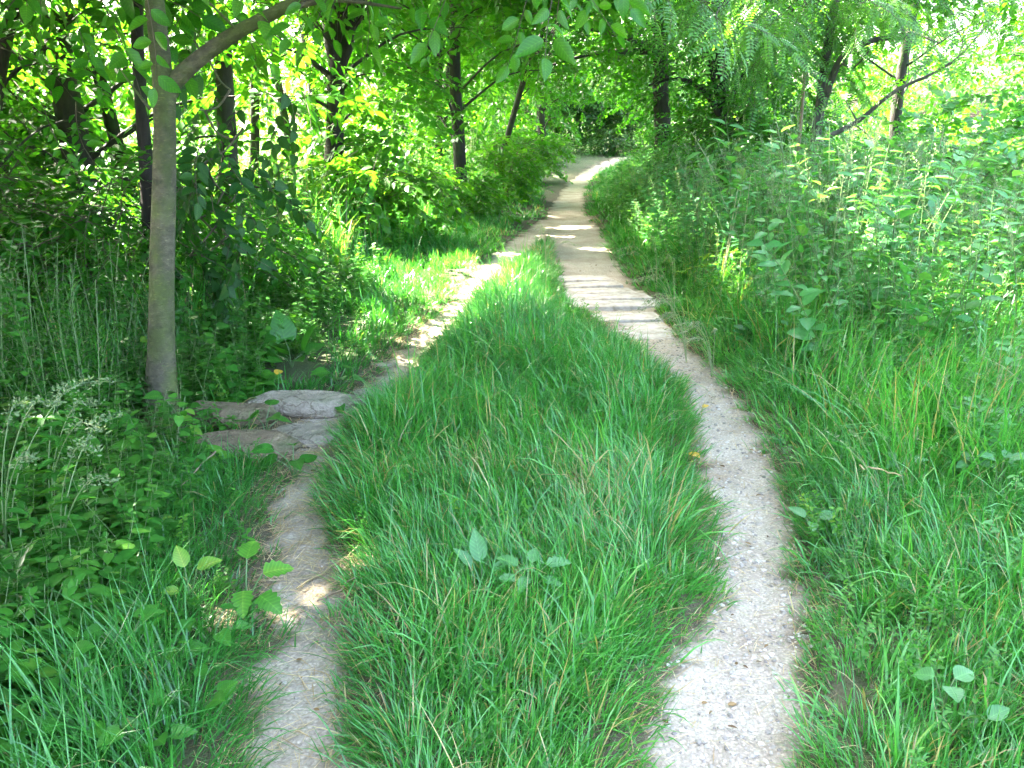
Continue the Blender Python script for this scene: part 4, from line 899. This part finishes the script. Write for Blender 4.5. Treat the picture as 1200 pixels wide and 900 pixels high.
# overhanging locust from the right of the frame
def loc_extra(c, g, B):
    for p in (((3.0, 4.0, 2.6), (2.0, 4.6, 2.75), (.9, 4.9, 2.55)), ((3.0, 4.2, 2.8), (2.4, 6., 3.0), (1.6, 7.2, 2.75)), ((3.3, 4.6, 2.8), (3.2, 6.3, 3.1), (2.9, 7.6, 2.9))):
        lc = curve([np.array([3.75, 4.1, 2.2])-B]+[np.array(q)-B for q in p], 14); tube(g, lc, np.linspace(.03, .005, len(lc)), 6, wob=.1)
    for (px, py, Y, r_, n) in ((815, -5, 4.6, .12, 3), (845, 12, 4.4, .12, 3), (770, -30, 4.8, .15, 4), (890, -25, 4.7, .2, 5), (950, -15, 5.5, .25, 7), (1000, -5, 6.2, .3, 8), (930, 0, 7., .3, 7), (870, -15, 6.6, .3, 7), (1020, 10, 7.2, .25, 5), (720, -40, 5.2, .25, 4), (1120, -25, 6, .3, 5), (1170, 0, 7, .4, 6)):
        fill_sprays(c, SP_PIN, P3(px, py, Y), r_, n, .6, .6, .35, gaps=False, zmin=.5, cz=0)
tree('locust_tree', 'feathery leaved branches hanging in at the top right', (3.75, 4.1), [(0, 0, 0), (0, .05, 1), (-.05, 0, 2.2), (0, .1, 4)], .06, .03, None, (6, 3.2, 5.0, 1.2, .8, 14), SP_PIN, M_GREYBARK, M_LOCUST, extra=loc_extra, tint=.55)

# more trees of the wood, behind and beside
more = [((-7.5, 12.5), .12, 'left wood tree far behind the thick leaning trunk', SP_BROAD, 1), ((-9.5, 17), .14, 'wood tree deep behind the left edge trunk', SP_FAR, 0), ((-4.2, 22), .12, 'far wood tree behind the forked trunk', SP_FAR, 0),
        ((-1.8, 24.5), .12, 'far wood tree behind the slender trunk', SP_FAR, 1), ((-7., 25), .14, 'far wood tree beyond the brightest gap', SP_FAR, 2), ((1.0, 30), .14, 'far tree left of the dark bush at the bend', SP_FAR, 1), ((-13, 23), .15, 'far wood tree at the left margin of the view', SP_FAR, 0),
        ((5.2, 25), .15, 'far tree behind the ivy draped one', SP_FAR, 1), ((8.0, 21), .14, 'far tree behind the slim grey trunk', SP_FAR, 2), ((12.5, 24), .15, 'far pale tree beyond the leaning grey limb', SP_FAR, 2), ((8.6, 12.5), .10, 'leafy tree at the right margin above the weedy bank', SP_BROAD, 1),
        ((5.2, 45), .15, 'tree closing the view behind the bend', SP_FAR, 1), ((-4, 38), .15, 'hazy far tree behind the left wood', SP_FAR, 2), ((10.5, 36), .15, 'hazy far tree behind the right bank', SP_FAR, 2), ((-1.4, 37.5), .14, 'far tree added to shade the end of the path', SP_FAR, 0), ((0.2, 41.5), .15, 'dense far tree added to shade the dark bush at the bend', SP_FAR, 0), ((-2.2, 33), .15, 'leafy far tree standing left of the bend', SP_FAR, 1)]  # two of these far trees are added to shade the path's end
for (bx, by), r0, lb, sp, dens in more:
    n = (16, 15, 11)[dens]
    if by > 28: n = int(n*1.4)
    tree('woodland_tree', lb, (bx, by), [(0, 0, 0), (random.uniform(-.2, .2), 0, 2), (random.uniform(-.4, .4), .1, 5), (random.uniform(-.5, .5), .2, 9)], r0, .05,
         (n, .7, 6.0 if by > 20 else 4.5, 2.8, .95, 40), (26 if (-5 < bx < 1 and by > 20) else 14, 5, 11, 3.4, 1.6, 100 if (-5 < bx < 1 and by > 20) else 50), sp, M_DARKBARK, group='woodland trees of the background', tint=.5+.12*(dens == 2), size=1.15)
g = Geo()
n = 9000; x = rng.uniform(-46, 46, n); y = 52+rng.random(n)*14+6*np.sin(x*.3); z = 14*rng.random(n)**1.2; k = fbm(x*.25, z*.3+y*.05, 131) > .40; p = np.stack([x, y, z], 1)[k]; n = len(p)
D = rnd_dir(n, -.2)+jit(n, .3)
g.inst(SP_FAR[0], p, frames(D, np.array([[0, 0, 1.]])+jit(n, .4)), rng.uniform(1.8, 3.2, n), rng.normal(.7, .15, n))  # high tint paints sunlight into these far leaves
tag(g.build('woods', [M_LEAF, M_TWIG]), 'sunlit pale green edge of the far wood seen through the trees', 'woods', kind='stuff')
# shade trees of the wood standing left of the frame
for i, (bx, by) in enumerate(((-6.0, 4.2), (-8.5, 7.2), (-5.4, 1.2), (-9.5, 2.5), (-11.5, 10.5), (-8.0, -1.6), (-12., 5.5))):
    tree('woodland_tree', 'wood tree standing left of the view, shading the track', (bx, by), [(0, 0, 0), (.1, 0, 2), (.2, .1, 5), (0, .2, 10)], .13, .05, None, (24, 3.6, 11, 3.2, 1.5, 84), SP_BROAD, M_DARKBARK, group='wood trees shading the track')

# ------------------------------------------------------------------ shrubs
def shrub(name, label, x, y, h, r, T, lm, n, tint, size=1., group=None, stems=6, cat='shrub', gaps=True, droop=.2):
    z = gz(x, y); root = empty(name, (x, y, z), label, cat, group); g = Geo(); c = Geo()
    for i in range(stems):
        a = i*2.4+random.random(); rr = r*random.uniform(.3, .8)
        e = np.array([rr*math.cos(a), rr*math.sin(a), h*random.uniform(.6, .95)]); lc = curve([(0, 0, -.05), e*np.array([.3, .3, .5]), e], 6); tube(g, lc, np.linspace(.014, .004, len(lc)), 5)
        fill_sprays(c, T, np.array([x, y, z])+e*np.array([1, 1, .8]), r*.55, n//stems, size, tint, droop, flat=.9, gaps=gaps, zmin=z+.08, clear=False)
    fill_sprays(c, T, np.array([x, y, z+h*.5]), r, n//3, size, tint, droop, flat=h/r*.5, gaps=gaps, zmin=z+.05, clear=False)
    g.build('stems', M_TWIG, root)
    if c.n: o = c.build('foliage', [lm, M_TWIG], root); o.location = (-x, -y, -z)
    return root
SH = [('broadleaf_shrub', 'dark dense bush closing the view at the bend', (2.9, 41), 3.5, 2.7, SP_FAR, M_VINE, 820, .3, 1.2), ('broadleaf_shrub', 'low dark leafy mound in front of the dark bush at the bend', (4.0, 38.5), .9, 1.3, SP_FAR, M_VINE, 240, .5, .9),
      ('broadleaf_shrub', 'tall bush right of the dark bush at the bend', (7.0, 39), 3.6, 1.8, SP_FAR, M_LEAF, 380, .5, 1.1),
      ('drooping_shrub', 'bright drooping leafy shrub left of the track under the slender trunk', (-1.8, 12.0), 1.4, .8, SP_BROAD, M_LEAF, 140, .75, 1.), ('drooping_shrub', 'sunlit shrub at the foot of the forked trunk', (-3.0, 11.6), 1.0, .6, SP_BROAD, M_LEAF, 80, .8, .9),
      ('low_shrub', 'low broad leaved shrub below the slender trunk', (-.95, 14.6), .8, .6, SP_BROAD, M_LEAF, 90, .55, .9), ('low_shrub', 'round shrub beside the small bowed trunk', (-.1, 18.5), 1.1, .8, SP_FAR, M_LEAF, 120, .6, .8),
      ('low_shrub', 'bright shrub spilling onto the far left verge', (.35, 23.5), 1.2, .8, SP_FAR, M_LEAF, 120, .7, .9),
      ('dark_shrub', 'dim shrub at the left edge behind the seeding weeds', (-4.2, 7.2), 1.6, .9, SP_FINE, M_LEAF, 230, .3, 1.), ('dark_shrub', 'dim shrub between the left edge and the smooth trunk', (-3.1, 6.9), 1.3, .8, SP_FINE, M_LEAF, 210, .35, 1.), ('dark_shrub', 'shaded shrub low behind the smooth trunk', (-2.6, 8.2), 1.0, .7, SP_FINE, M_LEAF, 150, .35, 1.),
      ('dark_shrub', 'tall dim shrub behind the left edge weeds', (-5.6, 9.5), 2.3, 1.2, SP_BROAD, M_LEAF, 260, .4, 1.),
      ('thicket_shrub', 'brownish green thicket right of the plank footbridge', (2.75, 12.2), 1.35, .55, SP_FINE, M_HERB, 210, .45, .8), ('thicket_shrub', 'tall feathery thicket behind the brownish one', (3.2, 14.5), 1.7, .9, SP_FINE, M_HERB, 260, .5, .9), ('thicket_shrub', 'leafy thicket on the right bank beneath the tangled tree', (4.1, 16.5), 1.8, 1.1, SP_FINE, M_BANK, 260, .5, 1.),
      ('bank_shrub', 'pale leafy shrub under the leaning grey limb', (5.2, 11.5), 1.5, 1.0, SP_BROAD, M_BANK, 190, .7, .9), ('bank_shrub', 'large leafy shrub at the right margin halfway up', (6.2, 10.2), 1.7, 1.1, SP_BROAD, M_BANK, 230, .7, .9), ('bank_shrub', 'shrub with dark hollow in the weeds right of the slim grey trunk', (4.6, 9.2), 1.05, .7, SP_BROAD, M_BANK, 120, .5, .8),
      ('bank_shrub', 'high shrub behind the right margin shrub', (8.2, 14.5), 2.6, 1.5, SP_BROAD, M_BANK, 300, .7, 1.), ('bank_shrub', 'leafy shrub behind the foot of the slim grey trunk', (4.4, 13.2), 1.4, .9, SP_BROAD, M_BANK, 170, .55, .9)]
for nm, lb, (x, y), h, r, T, lm, n, ti, sz in SH: shrub(nm, lb, x, y, h, r, T, lm, n, ti, sz, gaps=y < 28)  # tint paints light in: lighter for sunlit shrubs, darker for dim ones
x, y = at(868, 365); shrub('sunlit_shrub', 'small sunlit yellow green bush at the edge of the right bank', x, y, .55, .22, SP_FINE, M_HERB, 60, .85, .6, stems=4)  # the yellow is sunlight put into the leaf tint

# hanging vine of big dark leaves
def hanging_vine(label, spots, tint):
    p0 = P3(*spots[0]); root = empty('hanging_vine', p0, label, 'vine'); g = Geo(); c = Geo()
    for (px, py, Y) in spots:
        q = P3(px, py, Y)+rng.normal(0, .10, 3); n = int(rng.integers(2, 6))
        fill_sprays(c, SP_VINE+SP_BROAD, q, .36, n, .8, tint, .9, clear=False, gaps=True)
    pts = [P3(*s)-p0 for s in spots]
    for a, b in zip(pts[:-1], pts[1:]):
        if np.linalg.norm(a-b) < 1.2: lc = curve([a, (a+b)/2+np.array([0, 0, -.04]), b], 6); tube(g, lc, np.linspace(.008, .006, len(lc)), 5)
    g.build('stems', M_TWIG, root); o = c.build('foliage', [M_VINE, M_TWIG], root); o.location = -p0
hanging_vine('curtain of large dark drooping leaves right of the smooth trunk', [(225, 40, 6.6), (245, 70, 6.7), (270, 105, 6.8), (240, 130, 6.6), (262, 160, 6.7), (285, 150, 6.9), (240, 190, 6.6), (262, 225, 6.7), (235, 255, 6.6), (268, 275, 6.8), (222, 300, 6.5), (284, 215, 6.8)], .45)

# ------------------------------------------------------------------ single plants
def plant(name, label, px, py, build, cat='plant', group=None):
    q = at(px, py); z = gz(*q); root = empty(name, (q[0], q[1], z), label, cat, group)
    st, lv, mats = build()
    if st.n: st.build('stem', M_STEM, root)
    if isinstance(lv, list):
        for l in lv: l.build('leaf', mats, root)
    else: lv.build('foliage', mats, root)
    return root
def big_leaves(spec, mat, T=OVAL2, tint=.55):
    """spec: (azimuth, stalk height, lean, length, width, tilt)"""
    def f():
        st = Geo(); out = []
        for az, h, ln, L, W, tilt in spec:
            e = np.array([math.cos(az)*ln, math.sin(az)*ln, h]); lc = curve([(0, 0, -.02), e*np.array([.3, .3, .6]), e], 6); tube(st, lc, np.linspace(.004, .0025, len(lc)), 5)
            l = Geo(); D = np.array([[math.cos(az), math.sin(az), tilt]]); l.inst(T, e[None], frames(D, np.array([[-math.cos(az)*.4, -math.sin(az)*.4-.5, 1.]])), np.array([[W, L, L]]), [tint+random.uniform(-.12, .12)]); out.append(l)
        return st, out, [mat, M_STEM]
    return f
def tri(h, L, W, n, mat, az0=0., tint=.5, T=OVAL2, tilt=.05):
    return big_leaves([(az0+i*2*math.pi/n+random.uniform(-.25, .25), h, .03, L*random.uniform(.8, 1.1), W*random.uniform(.85, 1.1), tilt+random.uniform(-.2, .25)) for i in range(n)], mat, T, tint)
plant('burdock', 'plant with two huge upright leaves left of the track', 342, 432, big_leaves([(2.4, .18, .06, .20, .16, 3.2), (-.4, .12, .10, .22, .15, 2.8), (4.4, .12, .1, .15, .11, .9), (3.8, .10, .1, .14, .10, .5), (.6, .09, .1, .15, .11, .4), (5.2, .08, .12, .13, .10, .3)], M_HERB, HEART, .42))
plant('dock_plant', 'single broad upright leaf in the grass hump between the ruts', 566, 712, big_leaves([(1.9, .10, .03, .115, .06, 1.9), (2.8, .09, .04, .085, .04, 1.2), (.4, .07, .04, .07, .035, .8)], M_BLUE, OVAL2, .7))
plant('dock_plant', 'spreading lobed rosette right of the single broad leaf', 622, 728, big_leaves([(2.6, .12, .05, .085, .05, .3), (.2, .13, .05, .085, .05, .2), (1.4, .13, .03, .07, .045, .6), (4.4, .11, .04, .08, .045, .05), (5.6, .10, .05, .07, .042, .2), (3.4, .09, .05, .06, .04, .4)], M_BLUE, LOBED, .8))
plant('seedling', 'two bright oval leaves on a stem left of the near left rut', 226, 735, big_leaves([(.2, .20, .03, .08, .055, .45), (2.3, .20, .02, .08, .052, 1.3), (3.6, .13, .03, .055, .04, .3), (5.2, .11, .03, .05, .035, .2)], M_HERB, OVAL2, .85))
plant('seedling', 'lobed bright leaves overlapping the left edge of the near left rut', 290, 725, big_leaves([(.4, .16, .06, .10, .08, .2), (1.6, .2, .05, .11, .08, .4), (4.9, .14, .06, .10, .075, -.2), (-.7, .12, .08, .1, .08, -.1)], M_HERB, LOBED, .7))
plant('creeper', 'pale three leaved creeper in the lower right grass', 1102, 850, tri(.13, .068, .05, 3, M_BLUE, .5, .85))
plant('creeper', 'single grey green leaf below the pale three leaved creeper', 1140, 890, big_leaves([(.3, .11, .03, .07, .045, .4), (1.4, .08, .03, .05, .03, .4)], M_BLUE, OVAL2, .7))
CRE = [(1180, 545, .30, 5, 'five pale leaflets at the right edge, halfway up'), (1098, 512, .30, 4, 'four leaflets pointing upward in the middle of the right grass'), (1062, 476, .26, 3, 'dark three leaflets highest up in the right grass'), (1165, 600, .28, 5, 'five leaflets below the pale ones at the right edge'), (1130, 590, .22, 3, 'small three leaflets just left of the lower five leaved one'), (1050, 585, .2, 3, 'tiny three leaflets between the right rut and the creepers'), (1110, 450, .3, 3, 'hidden three leaflets behind the four leaved one'), (950, 640, .12, 3, 'tiny leaf trio right next to the gravelly rut')]
for px, py, h, n, lb in CRE: plant('creeper', lb, px, py, tri(h*.8, .095 if n > 3 else .08, .046, n, M_BLUE, random.random()*6, .6, tilt=.25), group='creepers in the right verge')
WEED = [(70, 850, .24, 6, 'wide leaved weed near the bottom left corner'), (178, 900, .16, 5, 'broad leaved weed at the bottom edge left of the rut'), (150, 800, .22, 6, 'weed with heart leaves in the middle of the lower left'), (60, 770, .26, 6, 'dim leafy weed at the left edge low down'), (232, 850, .14, 5, 'small leafy weed by the combed grass at the near left rut'), (120, 720, .25, 5, 'leafy weed left of the two bright oval leaves'), (195, 800, .16, 4, 'pale oval weed just below the sunlit fleck on the left'), (105, 895, .18, 5, 'flat leaved weed between the bottom left corner and the broad one'), (250, 770, .14, 4, 'little weed between the sunlit fleck and the near left rut'), (25, 700, .28, 5, 'tall leafed weed cut by the left edge')]
for px, py, h, n, lb in WEED: plant('broadleaf_weed', lb, px, py, big_leaves([(i*2.4+random.random(), h*(.55+.45*i/n), .05+.03*random.random(), random.uniform(.045, .085), random.uniform(.032, .06), random.uniform(-.3, .6)) for i in range(n)], M_HERB, HEART, .5), group='broad leaved weeds in the lower left')
VL = [(214, 512, .26, 5, 'dark ivy leaves at the right foot of the smooth trunk'), (312, 512, .16, 4, 'bright leaves in the gap between the big slab and the pale stone'), (345, 560, .18, 5, 'leaf cluster at the left edge of the rut below the pale stone'), (395, 480, .12, 4, 'small leaves in front of the right end of the big slab'), (240, 445, .4, 7, 'tall ivy clump right of the smooth trunk'), (300, 440, .25, 6, 'dark leaf cluster behind the big slab'), (130, 560, .3, 6, 'dark broad leaves left of the smooth trunk foot'), (135, 620, .22, 5, 'bright pair of leaves in the shade of the left weeds'), (398, 455, .14, 5, 'ground leaves behind the right end of the big slab')]
for px, py, h, n, lb in VL: plant('ground_ivy', lb, px, py, big_leaves([(i*2.4+random.random(), h*(.35+.65*i/n), .06+.04*random.random(), random.uniform(.075, .11), random.uniform(.055, .08), random.uniform(-.3, .4)) for i in range(n)], M_HERB, HEART, .45), group='ivy around the stones')
# pale catkin like seeding weeds on the left
def seeding(hs, seed):
    def f():
        r = np.random.default_rng(seed); st = Geo(); c = Geo()
        for k in range(hs[0]):
            a = r.uniform(-.8, 1.6); h = hs[1]*r.uniform(.8, 1.1); ln = r.uniform(.1, .3)
            P = curve([(0, 0, 0), (ln*.3*math.cos(a), ln*.3*math.sin(a), h*.6), (ln*math.cos(a), ln*math.sin(a), h), (ln*1.6*math.cos(a), ln*1.6*math.sin(a), h*1.02)], 16); tube(st, P, np.linspace(.003, .0015, len(P)), 4)
            for q in P[-6:]:
                m = 16; D = rnd_dir(m, .4)+jit(m, .3); c.inst(DIA, q+D*.006+jit(m, .008), frames(D, jit(m, 1)), np.stack([np.full(m, .007), r.uniform(.010, .022, m), np.full(m, .01)], 1), r.uniform(0, .5, m)+.1)
            m = 9; qi = r.integers(2, len(P)-6, m); D = rnd_dir(m, .1); c.inst(LANCE, P[qi], frames(D, np.array([[0, 0, 1.]])+jit(m, .2)), np.stack([np.full(m, .030), np.full(m, .085), np.full(m, .085)], 1), np.full(m, .35), mat=1)
        return st, c, [M_SEED, M_HERB]
    return f
plant('seeding_weed', 'tall weed with pale spiky seed heads left of the smooth trunk', 62, 640, seeding((3, .62), 3))
plant('seeding_weed', 'short weed with one bright drooping seed head below the tall one', 75, 690, seeding((3, .5), 5))
plant('seeding_weed', 'seeding weed leaning in from the left edge', 10, 690, seeding((4, .6), 8))
# arching seed grasses beside the footbridge
def arch(n, h, seed, toward):
    def f():
        r = np.random.default_rng(seed); st = Geo(); c = Geo()
        for k in range(n):
            a = toward+r.normal(0, .5); ln = h*r.uniform(.4, .8); hh = h*r.uniform(.7, 1.05)
            P = curve([(0, 0, 0), (ln*.2*math.cos(a), ln*.2*math.sin(a), hh*.65), (ln*.6*math.cos(a), ln*.6*math.sin(a), hh), (ln*1.1*math.cos(a), ln*1.1*math.sin(a), hh*.86)], 18); tube(c, P, np.linspace(.0022, .001, len(P)), 4, tint=.6)
            for q in P[-7:]:
                m = 6; D = (P[-1]-P[-4])[None]/np.linalg.norm(P[-1]-P[-4])+jit(m, .4); c.inst(DIA, q+jit(m, .008), frames(D, jit(m, 1)), np.stack([np.full(m, .006), r.uniform(.014, .028, m), np.full(m, .01)], 1), r.uniform(.3, 1, m))
        return st, c, [M_SEED, M_STEM]
    return f
for px, py, n, h, lb in ((790, 375, 6, .5, 'arching straw coloured grass over the right end of the footbridge'), (805, 420, 7, .45, 'dry arching grass clump right of the half buried planks'), (770, 345, 4, .5, 'seeding grass tuft at the far right corner of the footbridge'), (835, 440, 6, .35, 'low dry grass tuft where the gravelly rut begins'), (950, 420, 6, .6, 'pale bent grass at the foot of the right bank'), (640, 330, 5, .5, 'upright pale seeding grass left of the footbridge')):
    plant('arching_grass', lb, px, py, arch(n, h, int(px), 2.6 if px > 700 else 1.5), cat='grass tuft')
def stalks(n, h, seed):
    def f():
        r = np.random.default_rng(seed); st = Geo(); c = Geo()
        for k in range(n):
            x0, y0 = r.normal(0, .10, 2); e = np.array([x0+r.uniform(.02, .14), y0, h*r.uniform(.8, 1.05)]); P = curve([(x0, y0, 0), (x0*.5+e[0]*.5-.01, y0, e[2]*.5), e], 8); tube(c, P, np.linspace(.005, .003, len(P)), 5, tint=.9)
            m = 8; D = rnd_dir(m, .3); c.inst(OVAL, P[-3:].repeat(3, 0)[:m]+jit(m, .01), frames(D, np.array([[0, 0, 1.]])+jit(m, .3)), np.stack([np.full(m, .035), r.uniform(.05, .09, m), np.full(m, .07)], 1), r.uniform(0, .4, m))
        return st, c, [M_SEED, M_STEM]
    return f
plant('tall_stalk_weed', 'pair of tall pale stalks rising from the front of the right bank', 848, 375, stalks(3, 1.25, 4), cat='weed')
plant('tall_stalk_weed', 'pale stalks in the middle of the right bank', 905, 360, stalks(4, 1.1, 6), cat='weed')
plant('tall_stalk_weed', 'tall thin stalks near the right margin of the bank', 1075, 330, stalks(4, 1.4, 9), cat='weed')
plant('tall_stalk_weed', 'cluster of yellowish upright stalks under the slender trunk', 548, 235, stalks(9, 1.3, 12), cat='weed')

# ------------------------------------------------------------------ world, sun, camera
w = bpy.data.worlds.new('World'); bpy.context.scene.world = w; w.use_nodes = True; nt = w.node_tree
sky = nt.nodes.new('ShaderNodeTexSky'); sky.sky_type = 'NISHITA'; sky.sun_disc = False; sky.sun_elevation = SUN_EL; sky.sun_rotation = SUN_AZ
sky.dust_density = 6.5; sky.air_density = .7; sky.ozone_density = .5
bg = nt.nodes['Background']; bg.inputs[1].default_value = .15; nt.links.new(sky.outputs[0], bg.inputs[0])
ld = bpy.data.lights.new('sun', 'SUN'); ld.energy = 4.0; ld.angle = R(.55); ld.color = (1., .93, .80)
lo = bpy.data.objects.new('sun', ld); C.objects.link(lo)
from mathutils import Vector
lo.rotation_euler = Vector(SUN).to_track_quat('Z', 'Y').to_euler()
cd = bpy.data.cameras.new('camera'); cd.sensor_width = 36; cd.lens = FPX*36/1200; cd.clip_end = 1000
co = bpy.data.objects.new('camera', cd); C.objects.link(co); co.location = (0, 0, CAM_H); co.rotation_euler = (R(90)-PITCH, 0, 0)
sc = bpy.context.scene; sc.camera = co
sc.view_settings.view_transform = 'Standard'; sc.view_settings.look = 'None'; sc.view_settings.gamma = 1; sc.view_settings.exposure = 4.72
sc.render.engine = 'CYCLES'; cy = sc.cycles; cy.use_denoising = True; cy.max_bounces = 8; cy.diffuse_bounces = 4; cy.transmission_bounces = 5; cy.glossy_bounces = 2; cy.use_adaptive_sampling = True
cy.adaptive_threshold = .02
